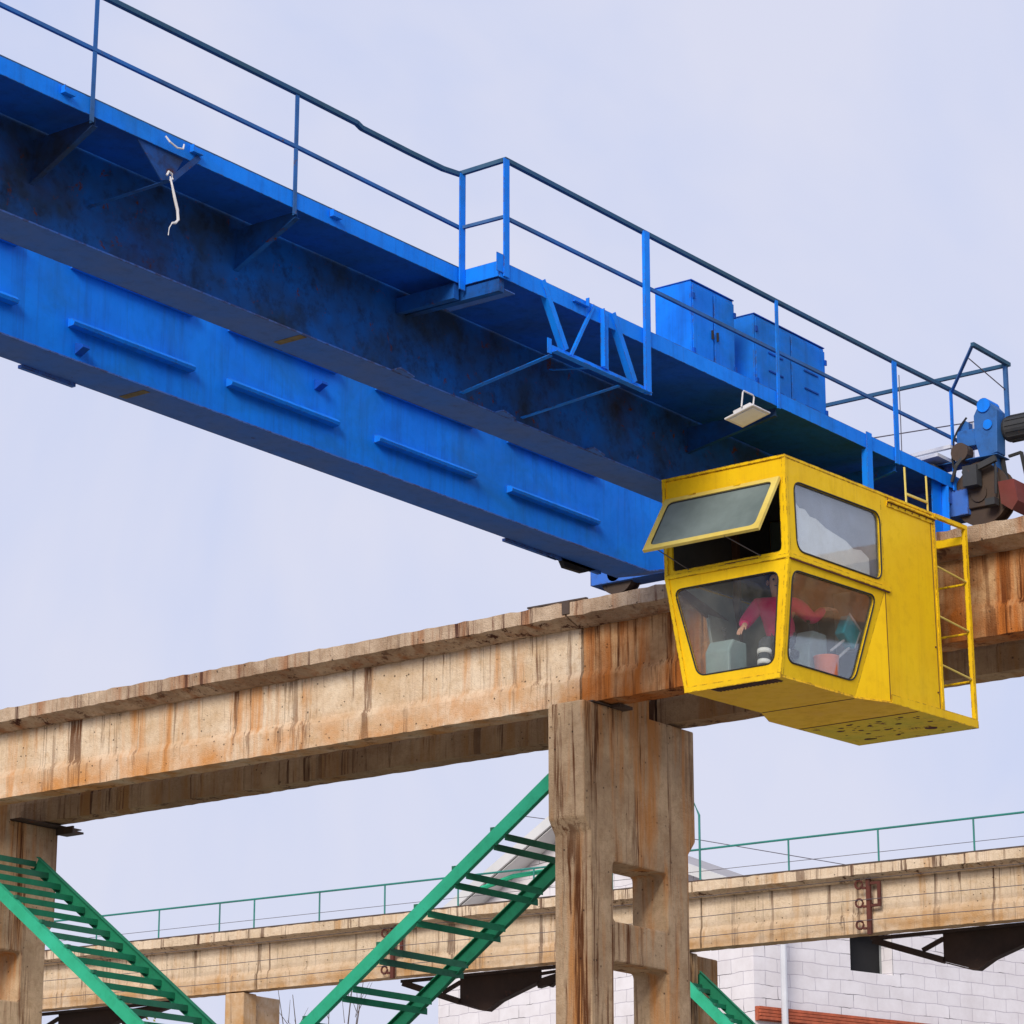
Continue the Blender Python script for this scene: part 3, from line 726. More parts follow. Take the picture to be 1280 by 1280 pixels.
# pale sheet added behind the upper side window, imitating its reflection
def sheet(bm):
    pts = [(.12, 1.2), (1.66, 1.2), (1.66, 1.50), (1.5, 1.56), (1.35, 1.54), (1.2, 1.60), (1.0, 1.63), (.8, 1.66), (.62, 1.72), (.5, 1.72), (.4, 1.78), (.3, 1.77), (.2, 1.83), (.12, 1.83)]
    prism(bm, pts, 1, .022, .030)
tag(None or part('reflection_sheet', PALE, None, sheet), 'pale torn-edged sheet imitating a reflection behind the upper side window of the yellow cab', 'reflection sheet')
ps = bpy.data.objects['reflection_sheet']; ps.location = CO; ps.rotation_euler = (0, R(-1.6), 0)
part('reflection_board', simple('blue_grey_reflection', (.26, .28, .36), .7), cab, lambda bm: box(bm, .10, 1.9, .036, .044, 1.2, 2.1))  # added board colouring the pane like reflected sky

# ------------------------------------------------------------------ things inside the cab (world coordinates)
def W(x, y, z): return V((x, y, z))
ch = thing('swivel_chair', (25.95, 16.12, 6.92), 'dark swivel chair under the operator inside the yellow cab', 'seat')
bevel(part('seat_cushion', BLACK, ch, lambda bm: box(bm, -.22, .24, -.24, .24, .36, .45)), .03, 2)
bevel(part('backrest', BLACK, ch, lambda bm: box(bm, .25, .33, -.22, .22, .40, .95)), .03, 2)
part('pedestal', MOTOR, ch, lambda bm: (tube(bm, [(0, 0, 0), (0, 0, .36)], .05, 12), box(bm, -.2, .2, -.2, .2, 0, .03)))
def console(loc, sx, sy, h, label):
    t = thing('control_console', loc, label, 'console', 'grey control consoles in the cab')
    bevel(part('housing', CONSOLE, t, lambda bm: prism(bm, [(-sx, 0), (sx, 0), (sx, h), (-sx * .5, h), (-sx, h * .75)], 1, -sy, sy)), .02, 2)
    lv = part('control_lever', BLACK, t, lambda bm: tube(bm, [(0, 0, h), (-.02, 0, h + .1)], .010, 8))
    part('knob', ORANGE if sx < .16 else BLACK, lv, lambda bm: tube(bm, [(-.02, 0, h + .10), (-.022, 0, h + .12), (-.025, 0, h + .145)], [.012, .024, .010], 10))
    return t
console((25.28, 16.42, 6.92), .17, .15, .50, 'grey control console by the left window under the operator\'s outstretched hand')
console((26.02, 15.86, 6.92), .18, .10, .66, 'pale control console behind the right lower window of the cab')
tag(bevel(part('orange_box', ORANGE, None, lambda bm: box(bm, 25.06, 25.22, 16.2, 16.42, 6.92, 7.04)), .015, 2), 'small orange box on the cab floor beside the left console', 'box')
def bucket(bm):
    tube(bm, [(0, 0, 0), (0, 0, .02), (0, 0, .30), (0, 0, .31)], [.12, .125, .155, .16], 20)
bk = part('orange_bucket', ORANGE, None, bucket, True); bk.location = (25.98, 15.70, 6.92)
tag(bk, 'orange bucket low behind the right lower cab window', 'bucket')
bk.location = (25.98, 15.645, 6.93); bk.scale = (.85, .85, 1.15)
tb = thing('teal_case', (26.46, 15.66, 7.65), 'tilted teal case with white edge beside the operator\'s right-hand side window', 'case', ry=R(32))
bevel(part('case_body', TEALB, tb, lambda bm: box(bm, -.13, .13, -.05, .06, -.14, .12)), .01)
part('case_edge', WHITE, tb, lambda bm: (box(bm, -.14, .14, -.058, -.052, .11, .135), box(bm, .118, .138, -.058, -.052, -.12, .10)))
part('case_leg', WHITE, tb, lambda bm: (bar(bm, (.10, 0, -.14), (-.05, 0, -.46), .02, .02), bar(bm, (-.02, 0, -.14), (-.16, 0, -.42), .02, .02)))

# ------------------------------------------------------------------ operator (seated, arms out to both consoles)
def skin(name, nodes, edges, mat, parent=None, sub=2):
    me = bpy.data.meshes.new(name)
    me.from_pydata([n[0] for n in nodes], edges, []); me.update()
    o = bpy.data.objects.new(name, me); COL.objects.link(o)
    sk = o.modifiers.new('skin', 'SKIN'); sk.use_smooth_shade = True
    for i, nd in enumerate(nodes):
        r = nd[1]; me.skin_vertices[0].data[i].radius = r if isinstance(r, tuple) else (r, r)
    me.skin_vertices[0].data[0].use_root = True
    s = o.modifiers.new('sub', 'SUBSURF'); s.levels = sub; s.render_levels = sub
    me.materials.append(mat)
    if parent is not None: o.parent = parent
    return o
# world layout
hip = W(25.90, 16.12, 7.46); chest = W(25.80, 16.10, 7.76); neckb = W(25.76, 16.09, 7.93); chin = W(25.735, 16.08, 7.975)
face = V((-.80, -.60, 0)); side = V((-.60, .80, 0))      # side points to the picture's left
shA = W(25.64, 16.24, 7.86); elA = W(25.56, 16.37, 7.66); wrA = W(25.450, 16.293, 7.619)
shB = W(25.93, 15.94, 7.87); elB = W(26.06, 15.84, 7.72); wrB = W(26.221, 15.800, 7.872)
hipA = hip + side * .09; hipB = hip - side * .09
knA = W(25.52, 16.10, 7.42); ftA = W(25.42, 16.06, 6.99); toeA = ftA + V((-.14, -.08, -.03))
knB = W(25.62, 15.94, 7.42); ftB = W(25.53, 15.90, 6.99); toeB = ftB + V((-.14, -.08, -.03))
nodes = [(hip, (.12, .10)), (chest, (.13, .10)), (neckb, (.055, .055)), (chin, (.05, .05)), (chin + face * .015 + V((0, 0, .075)), (.072, .085)), (chin + face * .005 + V((0, 0, .16)), (.078, .085)), (chin + V((0, 0, .21)), (.045, .05)),
         (shA, .055), (elA, .042), (wrA, .028), (shB, .055), (elB, .042), (wrB, .028),
         (hipA, .085), (knA, .06), (ftA, .04), (toeA, .03), (hipB, .085), (knB, .06), (ftB, .04), (toeB, .03)]
edges = [(0, 1), (1, 2), (2, 3), (3, 4), (4, 5), (5, 6), (1, 7), (7, 8), (8, 9), (1, 10), (10, 11), (11, 12), (0, 13), (13, 14), (14, 15), (15, 16), (0, 17), (17, 18), (18, 19), (19, 20)]
def hand(wi, d, up, sgn):
    d = d.normalized(); s = d.cross(up).normalized() * sgn
    palm = len(nodes); nodes.append((wi + d * .05, (.030, .016))); edges.append((9 if wi is wrA else 12, palm))
    k = len(nodes); nodes.append((wi + d * .085, (.034, .014))); edges.append((palm, k))
    for j, ln in enumerate((.062, .072, .066, .05)):
        off = s * (-.027 + j * .018)
        a1 = len(nodes); nodes.append((wi + d * .10 + off, .0085)); edges.append((k, a1))
        nodes.append((wi + d * (.10 + ln * .55) + off + up * -.012, .008)); edges.append((a1, a1 + 1))
        nodes.append((wi + d * (.10 + ln * .8) + off + up * -.035, .0065)); edges.append((a1 + 1, a1 + 2))
    t1 = len(nodes); nodes.append((wi + d * .055 - s * .038, .010)); edges.append((palm, t1))
    nodes.append((wi + d * .09 - s * .052 + up * -.015, .008)); edges.append((t1, t1 + 1))
hand(wrA, V((-.6, .0, -.5)), V((0, 0, 1)), 1); hand(wrB, V((.5, -.35, .0)), V((0, 0, 1)), -1)
person = skin('person', nodes, edges, SKIN)
tag(person, 'person in a magenta top and dark striped trousers seated with arms spread inside the cab', 'person')
skin('top', [(W(25.88, 16.11, 7.45), (.17, .15)), (W(25.82, 16.10, 7.68), (.175, .14)), (W(25.77, 16.095, 7.86), (.14, .105)), (neckb, (.062, .062)),
             (shA, .092), (elA, .074), (wrA, .046), (shB, .092), (elB, .074), (wrB, .046)],
     [(0, 1), (1, 2), (2, 3), (2, 4), (4, 5), (5, 6), (2, 7), (7, 8), (8, 9)], MAG, person)
tr_ = skin('trousers', [(hip, (.14, .115)), (hipA, .10), (knA, .078), (ftA, .058), (hipB, .10), (knB, .078), (ftB, .058)], [(0, 1), (1, 2), (2, 3), (0, 4), (4, 5), (5, 6)], TROU, person)
def stripes(bm):
    for kn, ft in ((knA, ftA), (knB, ftB)):
        for t in (.22, .50):
            c0 = kn.lerp(ft, t); c1 = kn.lerp(ft, t + .11)
            tube(bm, [c0, c1], [.082 - .02 * t, .080 - .02 * t], 16)
part('stripe', WSTR, tr_, stripes, True)
for f_, t_ in ((ftA, toeA), (ftB, toeB)):
    skin('shoe', [(f_ + V((.03, .02, -.03)), (.045, .035)), (t_, (.042, .026))], [(0, 1)], BLACK, person)
hd = chin + face * .008 + V((0, 0, .15))
bm = bmesh.new(); bmesh.ops.create_icosphere(bm, subdivisions=3, radius=1)
for v in list(bm.verts):
    if v.co.dot(face) > .42 and v.co.z < .38 or v.co.z < -.55: bm.verts.remove(v)
for v in bm.verts: v.co = hd + V((v.co.x * .102, v.co.y * .098, v.co.z * .112 + .01)) * (1 + .04 * noise.noise(v.co * 5)) if False else hd + V((v.co.x * .108, v.co.y * .108, v.co.z * .118 + .008))
link_bm('hair', bm, HAIR, person, True)
def facebits(bm):
    c = chin + V((0, 0, .115))
    prism_pts = [c + face * .098 + V((0, 0, .03)), c + face * .125 + V((0, 0, -.015)), c + face * .098 + V((0, 0, -.022))]
    a = [bm.verts.new(prism_pts[0]), bm.verts.new(prism_pts[1]), bm.verts.new(prism_pts[2] + side * .016), bm.verts.new(prism_pts[2] - side * .016)]
    for f in ((0, 1, 2), (0, 3, 1), (1, 3, 2), (0, 2, 3)): bm.faces.new([a[i] for i in f])
part('nose', SKIN, person, facebits)
def eyes(bm):
    c = chin + V((0, 0, .135))
    for sg in (-1, 1):
        M = Matrix.Translation(c + face * .088 + side * .032 * sg) @ Matrix.Scale(.012, 4)
        bmesh.ops.create_icosphere(bm, subdivisions=2, radius=1, matrix=M)
    bar(bm, c + face * .092 + side * .024 + V((0, 0, -.068)), c + face * .092 - side * .024 + V((0, 0, -.068)), .012, .008)
part('eyes', DARKINT, person, eyes)
ear = part('ears', SKIN, person, lambda bm: [bmesh.ops.create_icosphere(bm, subdivisions=2, radius=1, matrix=Matrix.Translation(chin + V((0, 0, .12)) + side * .088 * sg) @ Matrix.Diagonal((.016, .016, .03, 1))) for sg in (-1, 1)], True)

# ------------------------------------------------------------------ runway beams
def tbeam(name, origin, y0, y1, m_web, m_edge, label, group, mirror=False, notch=None, rz=0.):
    """origin: x of the slab's near edge; slab 0.95 wide, web 0.37 thick"""
    t = thing(name, (origin[0], (origin[1] + (y0 + y1) / 2) if rz == 0 else origin[1], origin[2]), label, 'concrete beam', group, rz=rz)
    oy = -(y0 + y1) / 2 if rz == 0 else 0
    n = int((y1 - y0) / .12)
    def slab(bm):
        prism(bm, refine([(0, 1.03), (.0, 1.21), (.96, 1.21), (.96, 1.03), (.70, .95), (.26, .95)], .12), 1, y0 + oy, y1 + oy, n, .016)
    def web(bm):
        prism(bm, refine([(.30, 0), (.67, 0), (.67, .26), (.60, .34), (.60, .96), (.34, .96), (.34, .40), (.30, .30)], .12), 1, y0 + oy + .005, y1 + oy - .005, n, .010)
        for yb in (y0 + .05, y1 - .60):
            pass
    part('web', m_web, t, web); part('slab', m_edge, t, slab)
    return t
GR = 'concrete runway beams of the near crane track'
JY = 21.03
tbeam('runway_beam', (28.80, 0, 8.09), JY + .015, JY + 11.37, C_TAN, C_EDGE, 'pale rust-streaked concrete beam running left from the tall column, nearer of two', GR)
tbeam('runway_beam', (28.80, 0, 8.09), JY - 10.85, JY - .015, C_ORG, C_EDGE, 'orange stained concrete beam behind the yellow cab, nearer of two', GR)
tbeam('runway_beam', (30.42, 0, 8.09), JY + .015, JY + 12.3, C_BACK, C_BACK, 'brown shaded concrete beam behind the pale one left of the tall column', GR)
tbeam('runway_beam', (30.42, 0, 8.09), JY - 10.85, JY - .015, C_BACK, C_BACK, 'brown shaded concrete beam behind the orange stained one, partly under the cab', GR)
def rail(bm, x):
    box(bm, x - .07, x + .07, JY - 10.8, JY + 11, 9.312, 9.325); box(bm, x - .012, x + .012, JY - 10.8, JY + 11, 9.326, 9.40); box(bm, x - .035, x + .035, JY - 10.8, JY + 11, 9.401, 9.44)
tag(part('crane_rail', RAILS, None, lambda bm: rail(bm, 29.30)), 'rusty steel rail on top of the near concrete beams under the crane wheels', 'rail')
tag(part('crane_rail', RAILS, None, lambda bm: rail(bm, 30.90)), 'rusty steel rail on the rear concrete beams, second behind the crane wheels', 'rail')
# joint plate on top, loose debris
tag(part('joint_strap', RAILS, None, lambda bm: (bar(bm, (28.83, JY + .6, 9.325), (28.83, JY - .3, 9.315), .05, .02), box(bm, 28.78, 28.85, JY - .06, JY + .05, 9.15, 9.30))), 'dark rusty steel strap over the beam joint above the tall column', 'strap')

# ------------------------------------------------------------------ columns
def column(loc, label, mat, zlen=9.64, rz=0., wide=True, group='concrete columns of the near crane track'):
    t = thing('concrete_column', loc, label, 'column', group, rz=rz)
    # origin: front (-X) lower corner of the shaft on the -Y side, at ground level; top of corbel = zlen
    W_ = 2.1; dy = .54
    zc0 = zlen - 1.60; zc1 = zlen - 1.42
    outline = [(0, 0), (.48, 0), (.48, zlen - 3.01 - .0)]
    # shaft with corbels as outline in (x,z) and openings as holes
    outer = refine([(0, 0), (W_, 0), (W_, zc0), (W_ + .16, zc1), (W_ + .16, zlen), (1.28, zlen), (1.28, zlen + .95), (.60, zlen + .95), (.60, zlen), (-.13, zlen), (-.13, zc1), (0, zc0)], .25)
    holes = [rounded([(.46, zlen - 2.62), (1.62, zlen - 2.62), (1.62, zlen - 1.90), (.46, zlen - 1.90)], .07),
             rounded([(.46, 5.0), (1.62, 5.0), (1.62, zlen - 3.10), (.46, zlen - 3.10)], .07),
             rounded([(.46, 1.2), (1.62, 1.2), (1.62, 4.5), (.46, 4.5)], .07)]
    bm = bmesh.new(); edges = []
    for loop in [outer] + holes:
        vs = [bm.verts.new((x, 0, z)) for x, z in loop]
        edges += [bm.edges.new((vs[i], vs[(i + 1) % len(vs)])) for i in range(len(vs))]
    r_ = bmesh.ops.triangle_fill(bm, use_beauty=True, use_dissolve=False, edges=edges)
    faces = [f for f in bm.faces]
    ex = bmesh.ops.extrude_face_region(bm, geom=faces)
    bmesh.ops.translate(bm, vec=(0, dy, 0), verts=[v for v in ex['geom'] if isinstance(v, bmesh.types.BMVert)])
    o = link_bm('shaft', bm, mat, t)
    bevel(o, .022, 2)
    return t
column((28.91, 20.76, -1.6), 'tall stained concrete column with square openings under the beam joint', C_COL, zlen=9.65)
column((28.91, 32.15, -1.6), 'dim concrete column at the left edge behind the green stair', C_COL, zlen=9.65)
tag(part('bearing_plate', RAILS, None, lambda bm: (box(bm, 30.2, 31.45, 31.95, 32.5, 8.052, 8.068), box(bm, 31.1, 31.3, 31.75, 32.1, 7.95, 7.98), box(bm, 31.07, 31.10, 31.75, 32.1, 7.94, 8.05))), 'dark steel bearing plates sticking out under the beam end at the left column', 'steel plate')
tag(part('bearing_plate', RAILS, None, lambda bm: (box(bm, 28.95, 29.55, 20.74, 21.3, 8.052, 8.068), box(bm, 29.35, 29.62, 20.62, 20.9, 8.04, 8.078))), 'dark steel bearing plate between the tall column and the orange stained beam', 'steel plate')

# ------------------------------------------------------------------ green stairs
def stair(loc, sgn, slope, width, run, label, name_mat=(GRN, GRND), off=(.17, .105), dz0=-.05, first=.0, step=.61, rz=0., sh=.165, nt=18, bright=None):
    """loc: top of the near stringer; descends along sgn*Y with the given slope (rise per metre of run)"""
    t = thing('green_stairway', loc, label, 'stairway', 'green steel stairways', rz=rz)
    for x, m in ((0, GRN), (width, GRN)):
        def f(bm):
            a = V((x, 0, 0)); b = V((x, sgn * run, -run * slope))
            a2, b2 = (a, b)
            bar(bm, a2, b2, .012, sh + (.04 if x else 0))
            d = (b - a).normalized(); up = V((1, 0, 0)).cross(d); up = up if up.z > 0 else -up
            for s_ in (-1, 1):
                off = up * ((sh + (.04 if x else 0)) / 2 - .006) * s_ + V((.037 * (1 if x == 0 else -1), 0, 0))
                bar(bm, a + off, b + off, .060, .010)
        part('stringer', GRN if x == 0 else GRNM, t, f)  # far stringer: shade on its inner face put into a darker green
    for k in range(nt):
        y = first + k * step
        if y > run: break
        z = -y * slope
        def tr(bm):
            yy = sgn * y
            sag = .0
            for dy, dz, xe in ((0, dz0, width + .10), (-off[0] * sgn, off[1] - .05, width - .02)):
                box(bm, .014, xe, yy + dy - .028, yy + dy + .03, z + dz - .006, z + dz)
                box(bm, .014, xe, yy + dy - .036, yy + dy - .029, z + dz - .085, z + dz)
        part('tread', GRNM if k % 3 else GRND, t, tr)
        part('tread_clip', GRND, t, lambda bm: box(bm, .02, .08, sgn * y - .03, sgn * y + .03, z + sh * .62, z + sh * .62 + .05))
    def hooks(bm):
        pass
    return t
stair((28.90, 21.33, 7.16), 1, .696, 1.62, 11.5, 'green steel stairway rising to the right up to the tall column', first=.93, step=.60, nt=20)
stair((28.90, 31.90, 7.43), -1, .745, 1.62, 11., 'green steel stairway descending right from the column at the left edge', off=(.26, .245), dz0=.0, first=.23, step=.52, nt=22)

# ------------------------------------------------------------------ far runway (second crane track)
PH = R(3); O2 = V((46.5, 42.2, 8.05))
def L2(u, v, z): return V((O2.x + u * math.cos(PH) - v * math.sin(PH), O2.y + u * math.sin(PH) + v * math.cos(PH), z))
G2 = 'concrete runway beams of the far crane track'
for (a_, b_, lb) in ((.015, 10.8, 'pale far concrete beam at lower left, passing behind the left green stairway'), (-10.75, -.015, 'pale far concrete beam between the left joint and the tall column, behind the green stair'), (-21.6, -10.78, 'pale far concrete beam right of the tall column below the yellow cab')):
    tb2 = tbeam('runway_beam', (O2.x, O2.y, O2.z), a_, b_, C_FAR, C_FAR, lb, G2, rz=PH)
def rail2(bm):
    box(bm, .04, .10, -21.6, 10.8, 9.263, 9.30)
o = tag(part('crane_rail', RAILS, None, rail2), 'thin dark rail along the top of the far concrete beams', 'rail'); o.location = (O2.x, O2.y, 0); o.rotation_euler = (0, 0, PH)
rl = thing('guard_railing', (O2.x, O2.y, 9.26), 'thin teal green guard railing along the top of the far concrete beams', 'railing', rz=PH)
part('top_rail', TEALR, rl, lambda bm: tube(bm, [(.85, -21.6, .80), (.85, -12, .79), (.85, -9.5, .78), (.85, 0, .80), (.85, 8.2, .82)], .022, 6))
part('middle_rail', WIRE, rl, lambda bm: tube(bm, [(.85, -21.6, .36), (.85, 8, .36)], .006, 5))
v = 7.9
vs = [6.9, 5.0, 3.2, 1.5, .55, -1.2, -2.9, -4.75, -6.6, -8.45, -12.4, -14.3, -16.25, -18.1, -20.0]
for v in vs: part('post', TEALR, rl, lambda bm: tube(bm, [(.85, v, 0), (.85, v, .79)], .018, 6))
part('stair_post', TEALR, rl, lambda bm: tube(bm, [(.82, -10.47, 0), (.82, -10.47, 1.45), (.80, -10.3, 1.85), (.80, -10.05, 2.1)], .022, 6))
part('stair_rail', GRN, rl, lambda bm: tube(bm, [(1.0, -5.2, .52), (1.0, -6.0, .70), (1.0, -6.9, .74), (1.0, -7.4, .68)], .05, 6))
for z, nm in ((9.0, 'uppermost of the three thin wires along the face of the far concrete beams'), (8.62, 'middle one of the three thin wires along the face of the far concrete beams'), (8.24, 'lowest of the three thin wires along the face of the far concrete beams')):
    def wf(bm):
        pts = [L2(.12, -21.5 + k * 1.6, z - .015 * math.sin(k)) for k in range(20)]
        tube(bm, pts, .007, 5)
    tag(part('conductor_wire', WIRE, None, wf), nm, 'wire', 'conductor wires on the far beams')
def wbr(v, lb):
    p = L2(.25, v, 8.0)
    t = thing('wire_bracket', p, lb, 'bracket', 'rusty wire brackets on the far beams', rz=PH)
    part('strut', RUST, t, lambda bm: (box(bm, -.10, -.03, -.05, .03, 0, 1.02)))
    part('side_loop', RUST, t, lambda bm: (box(bm, -.08, -.03, -.25, -.19, .50, .96), box(bm, -.08, -.03, -.19, -.05, .50, .55), box(bm, -.08, -.03, -.19, -.05, .91, .96)))
    for z in (.18, .58, .92):
        def ring(bm):
            pts = [(-.1, .17 + .075 * math.cos(q * math.pi / 5), z + .075 * math.sin(q * math.pi / 5)) for q in range(11)]
            tube(bm, pts, .022, 5); box(bm, -.12, -.08, .03, .10, z - .09, z - .05)
        part('insulator', RUST, t, ring)
wbr(-14.4, 'red rusty wire bracket with three rings on the far beam, right of the tall column')
wbr(-3.6, 'red rusty wire bracket on the far beam, seen below the middle green stairway')
def col2(v, lb):
    p = L2(.3, v - .28, -1.6)
    t = thing('far_column', p, lb, 'column', 'concrete columns of the far crane track', rz=PH)
    def f(bm):
        prism(bm, [(0, 0), (.45, 0), (.45, .06), (.52, .12), (.52, .5), (0, .5)], 2, 0, 9.62); box(bm, .525, 1.35, .09, .48, 0, 9.61)
    bevel(part('shaft', C_BACK if v < -5 else C_FAR, t, f), .02)
col2(.62, 'far concrete column below the beam joint, lower left beyond the stairs')
col2(-10.15, 'far brown concrete column half hidden behind the tall column, lower right')
def fish(v, lb):
    p = L2(1.6, v, 8.05)
    t = thing('steel_truss', p, lb, 'truss', 'dark fish-belly trusses below the far beams', rz=PH)
    def plate(bm):
        prism(bm, [(.72, .14), (-1.25, .14), (-1.25, -.14), (-.35, -.44), (.0, -.62), (.2, -.60), (.72, -.44)], 0, .0, .05)
        prism(bm, [(-1.25, -.16), (-.30, -.48), (.02, -.66), (.2, -.63), (.72, -.47), (.72, -.445), (.2, -.605), (0, -.63), (-.35, -.45), (-1.25, -.145)], 0, -.08, .13)
    part('belly_plate', TRUSS, t, plate)
    def arms(bm):
        bar(bm, (.02, .72, -.42), (.02, 2.15, .06), .14, .12)
        bar(bm, (.02, -1.2, -.20), (.02, -2.7, .10), .14, .17)
        bar(bm, (.02, .72, -.02), (.02, 1.15, -.20), .06, .08)
        bar(bm, (.02, -1.2, -.0), (.02, -2.2, .06), .06, .06)
        bar(bm, (.02, 2.2, .10), (.02, -2.7, .12), .12, .06)
    part('chord', TRUSS, t, arms)
    part('tip_plate', TRUSS, t, lambda bm: prism(bm, [(-1.25, -.14), (-1.9, -.02), (-1.5, -.28)], 0, -.03, .09))
fish(6.0, 'dark steel truss under the far beam at the lower left, behind the left stairway')
fish(-5.0, 'dark steel truss under the far beam behind the middle green stairway')
fish(-15.9, 'dark steel truss under the far beam, lower right, against the white block wall')
# far stair at the second column
stair(L2(-.15, -10.35, 7.62), -1, .92, 1.0, 6, 'short green stairway at the foot of the picture right of the tall column', first=.25, step=.34, rz=PH, sh=.2, nt=16)

# ------------------------------------------------------------------ white block building
bc = V((55.5, 35.5, -1.6)); dR = V((.97, -.24, 0)).normalized(); dL = V((.24, .97, 0)).normalized()
rz = math.atan2(dR.y, dR.x)
bd = thing('block_building', bc, 'white block building with a low gable roof beyond the far beams', 'building', rz=rz)
# local: +x along the long side, +y along the gable
HE = 10.61 + 1.6; HPK = 12.95 + 1.6; YP = 6.2; WY = 11.3
def gablewall(bm):
    prism(bm, [(0, 0), (WY, 0), (WY, HE + .2), (YP, HPK - .12), (0, HE)], 0, 0, .35)
part('gable_wall', BRICK, bd, gablewall)
def to_side(x, z): return V((x, .18, z))
holed('side_wall', [(.352, 0), (26, 0), (26, HE), (.352, HE)], [[(3.0, HE - 1.52), (4.35, HE - 1.52), (4.35, HE - .5), (3.0, HE - .5)]], to_side, .34, BRICK, bd)
part('rear_wall', BRICK, bd, lambda bm: box(bm, .36, 26, WY - .35, WY, 0, HE))
wd = part('window', simple('window_reveal', (.34, .36, .38), .8), bd, lambda bm: (box(bm, 4.352, 4.37, .01, .42, HE - 1.52, HE - .5), ))
part('opening', simple('unlit_room', (.008, .008, .01), .9), wd, lambda bm: box(bm, 2.7, 4.7, .43, .48, HE - 1.8, HE - .2))
def roofp(y0, z0, y1, z1, bm, t=.10):
    prism(bm, [(y0, z0), (y1, z1), (y1, z1 + t), (y0, z0 + t)], 0, -.55, .9)
part('roof', ROOF, bd, lambda bm: (roofp(-.35, HE - .12, YP, HPK, bm), roofp(YP + .001, HPK, WY + .5, HE + .02, bm)))
part('flat_roof', ROOF, bd, lambda bm: box(bm, .36, 26.2, .37, WY - .36, HE - .35, HE - .2))
part('verge_trim', ROOFE, bd, lambda bm: (prism(bm, [(YP, HPK - .10), (WY + .5, HE - .08), (WY + .5, HE + .20), (YP, HPK + .16)], 0, -.62, -.552), prism(bm, [(-.35, HE - .2), (YP - .002, HPK - .10), (YP - .002, HPK + .14), (-.35, HE + .04)], 0, -.60, -.552)))
part('gable_soffit', ROOFE, bd, lambda bm: (prism(bm, [(YP, HPK - .14), (WY + .5, HE - .12), (WY + .5, HE - .10), (YP, HPK - .12)], 0, -.55, -.01)))
part('downpipe', PIPE, bd, lambda bm: tube(bm, [(.62, -.30, 0), (.62, -.30, HE - .2)], .075, 10))
def redbeam(bm):
    for k in range(4): box(bm, .02, 14, -.20 + .02 * k, -.02, 9.37 + k * .075, 9.43 + k * .075)
    box(bm, .0, 14, -.10, -.012, 9.35, 9.655)
part('red_canopy_beam', REDC, bd, redbeam)
def gv(bm):
    v = [bm.verts.new(p) for p in ((-.1, WY, 0),)]
tag(part('small_lamp', WHITE, None, lambda bm: tube(bm, [(58.0, 36.0, 12.0), (58.0, 36.0, 12.1)], .05, 8)), 'x', 'x') if False else None
# far overhead wires above the building
WP = [V(p) for p in ((70.00, 53.13, 16.43), (70.00, 46.47, 14.95), (70.00, 40.43, 13.43))]
def ow_(bm):
    tube(bm, [WP[0], WP[1], WP[2]], .012, 5)
tag(part('overhead_wire', WIRE, None, ow_), 'thin dark overhead wire crossing the sky above the far railing', 'wire')

# ------------------------------------------------------------------ trees beyond
def tree(loc, h, label, leaf, name, seed):
    rnd = random.Random(seed)
    t = thing(name, loc, label, 'tree', 'trees beyond the far beams')
    tips = []
    def lim(bm):
        tube(bm, [(0, 0, 0), (.05, .02, h * .35), (.0, .1, h * .6)], [.14, .10, .06], 8)
        for k in range(34):
            a = rnd.uniform(0, 6.28); z0 = rnd.uniform(.25, .62) * h; ln = rnd.uniform(.25, .42) * h
            p0 = V((.03, .05, z0)); p1 = p0 + V((math.cos(a) * ln * .22, math.sin(a) * ln * .22, ln * .5)); p2 = p0 + V((math.cos(a) * ln * .32, math.sin(a) * ln * .32, ln))
            tube(bm, [p0, p1, p2], [.035, .022, .008], 5, cap=False); tips.append(p2); tips.append(p1)
            for j in range(4):
                q = p0.lerp(p2, rnd.uniform(.4, .95)); e = q + V((rnd.uniform(-.4, .4), rnd.uniform(-.4, .4), rnd.uniform(.3, .9)))
                tube(bm, [q, e], [.010, .004], 4, cap=False); tips.append(e)
    part('trunk', BARK, t, lim)
    if leaf:
        def lv(bm):
            for p in tips:
                for j in range(10):
                    c = p + V((rnd.gauss(0, .22), rnd.gauss(0, .22), rnd.gauss(0, .22))); s_ = rnd.uniform(.03, .06)
                    ax = V((rnd.uniform(-1, 1), rnd.uniform(-1, 1), rnd.uniform(-1, 1))).normalized(); u = ax.orthogonal().normalized() * s_; w_ = ax.cross(u).normalized() * s_ * .6
                    bm.faces.new([bm.verts.new(c + u), bm.verts.new(c + w_), bm.verts.new(c - u), bm.verts.new(c - w_)])
        part('crown', LEAF, t, lv)
tree((54, 54.0, -1.6), 11.1, 'yellowing leafy treetop at the bottom left below the far beam', True, 'leafy_tree', 3)
tree((56, 48.2, -1.6), 11.6, 'bare twiggy treetop between the far column and the middle green stairway', False, 'bare_tree', 5)

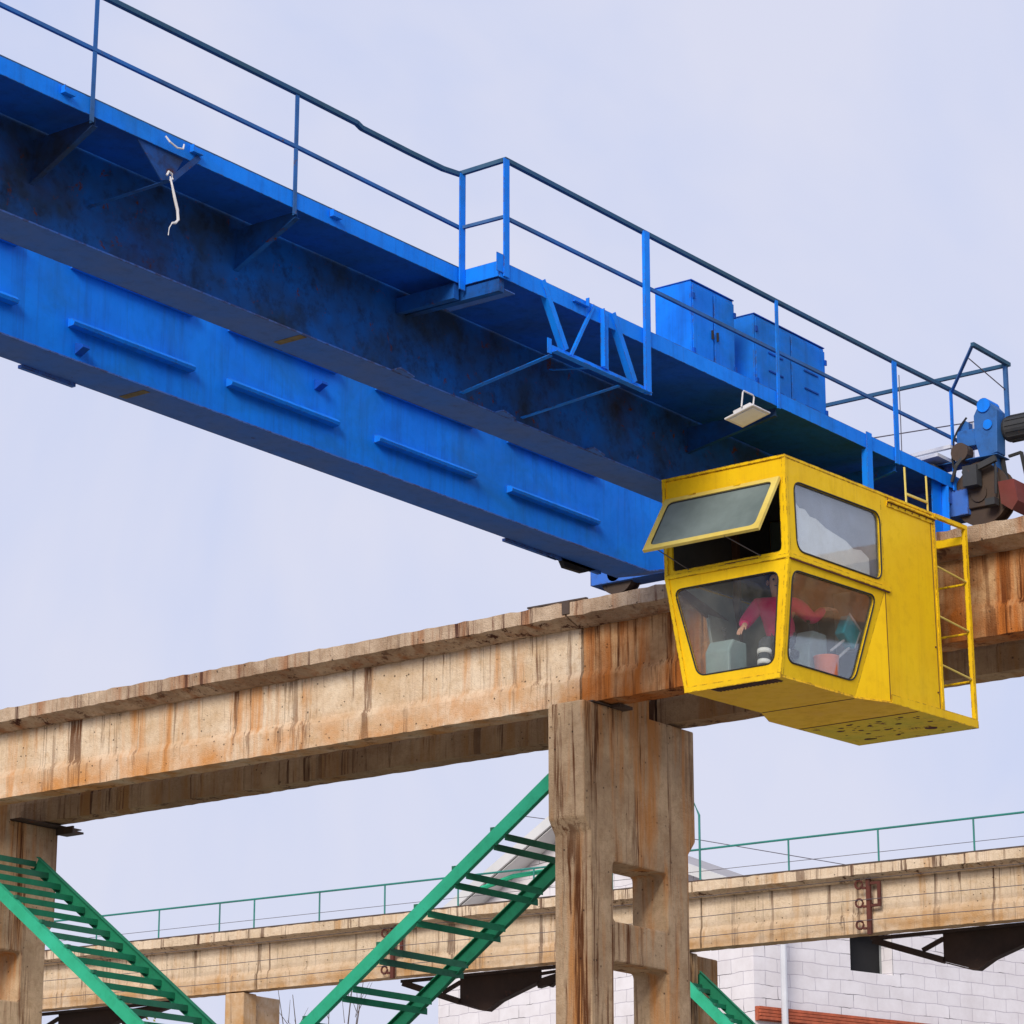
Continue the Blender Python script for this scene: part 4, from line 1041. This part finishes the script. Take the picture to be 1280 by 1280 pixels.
# ------------------------------------------------------------------ camera
f_px = 3750.; thp = math.atan(1100 / 3750.); al = R(37.2)
h = V((math.cos(al), math.sin(al), 0)); rgt = V((math.sin(al), -math.cos(al), 0))
Fw = h * math.cos(thp) + V((0, 0, math.sin(thp))); Up = rgt.cross(Fw)
cam = bpy.data.cameras.new('camera'); co = bpy.data.objects.new('camera', cam); COL.objects.link(co)
M = Matrix((rgt, Up, -Fw)).transposed().to_4x4(); co.matrix_world = M
cam.sensor_fit = 'HORIZONTAL'; cam.sensor_width = 36; cam.lens = f_px / 1280 * 36; cam.clip_end = 2000; cam.clip_start = .1
scene.camera = co

# ------------------------------------------------------------------ light
sun_dir = V((-.84, -.31, .46)).normalized()
el = math.asin(sun_dir.z)
wd_ = bpy.data.worlds.new('World'); scene.world = wd_; wd_.use_nodes = True
nt = wd_.node_tree; N = nt.nodes; L = nt.links
for n_ in list(N): N.remove(n_)
out = N.new('ShaderNodeOutputWorld'); bg = N.new('ShaderNodeBackground')
sky = N.new('ShaderNodeTexSky'); sky.sky_type = 'NISHITA'; sky.sun_disc = False; sky.sun_elevation = el
sky.sun_rotation = math.atan2(sun_dir.x, sun_dir.y); sky.dust_density = 4; sky.air_density = 1.2
tc = N.new('ShaderNodeTexCoord')
cn = noise_n(nt, tc.outputs['Generated'], 4.5, 5, .55, .4)
clouds = mixc(nt, ramp(nt, cn, .38, .60), (.605, .675, .930), (.735, .755, .920))
skyc = mixc(nt, 1., sky.outputs['Color'], (.1, .1, .1), 'MULTIPLY')
final = mixc(nt, .93, skyc, clouds)
L.new(final, bg.inputs['Color']); bg.inputs['Strength'].default_value = 1.0
L.new(bg.outputs[0], out.inputs['Surface'])
sl = bpy.data.lights.new('sun', 'SUN'); sl.energy = 3.0; sl.angle = R(22); sl.color = (1, .92, .80)
so = bpy.data.objects.new('sun', sl); COL.objects.link(so)
so.rotation_euler = (-sun_dir).to_track_quat('-Z', 'Y').to_euler()

scene.view_settings.view_transform = 'Standard'; scene.view_settings.look = 'None'
scene.view_settings.exposure = 0; scene.view_settings.gamma = 1
scene.render.engine = 'CYCLES'
scene.cycles.transparent_max_bounces = 12
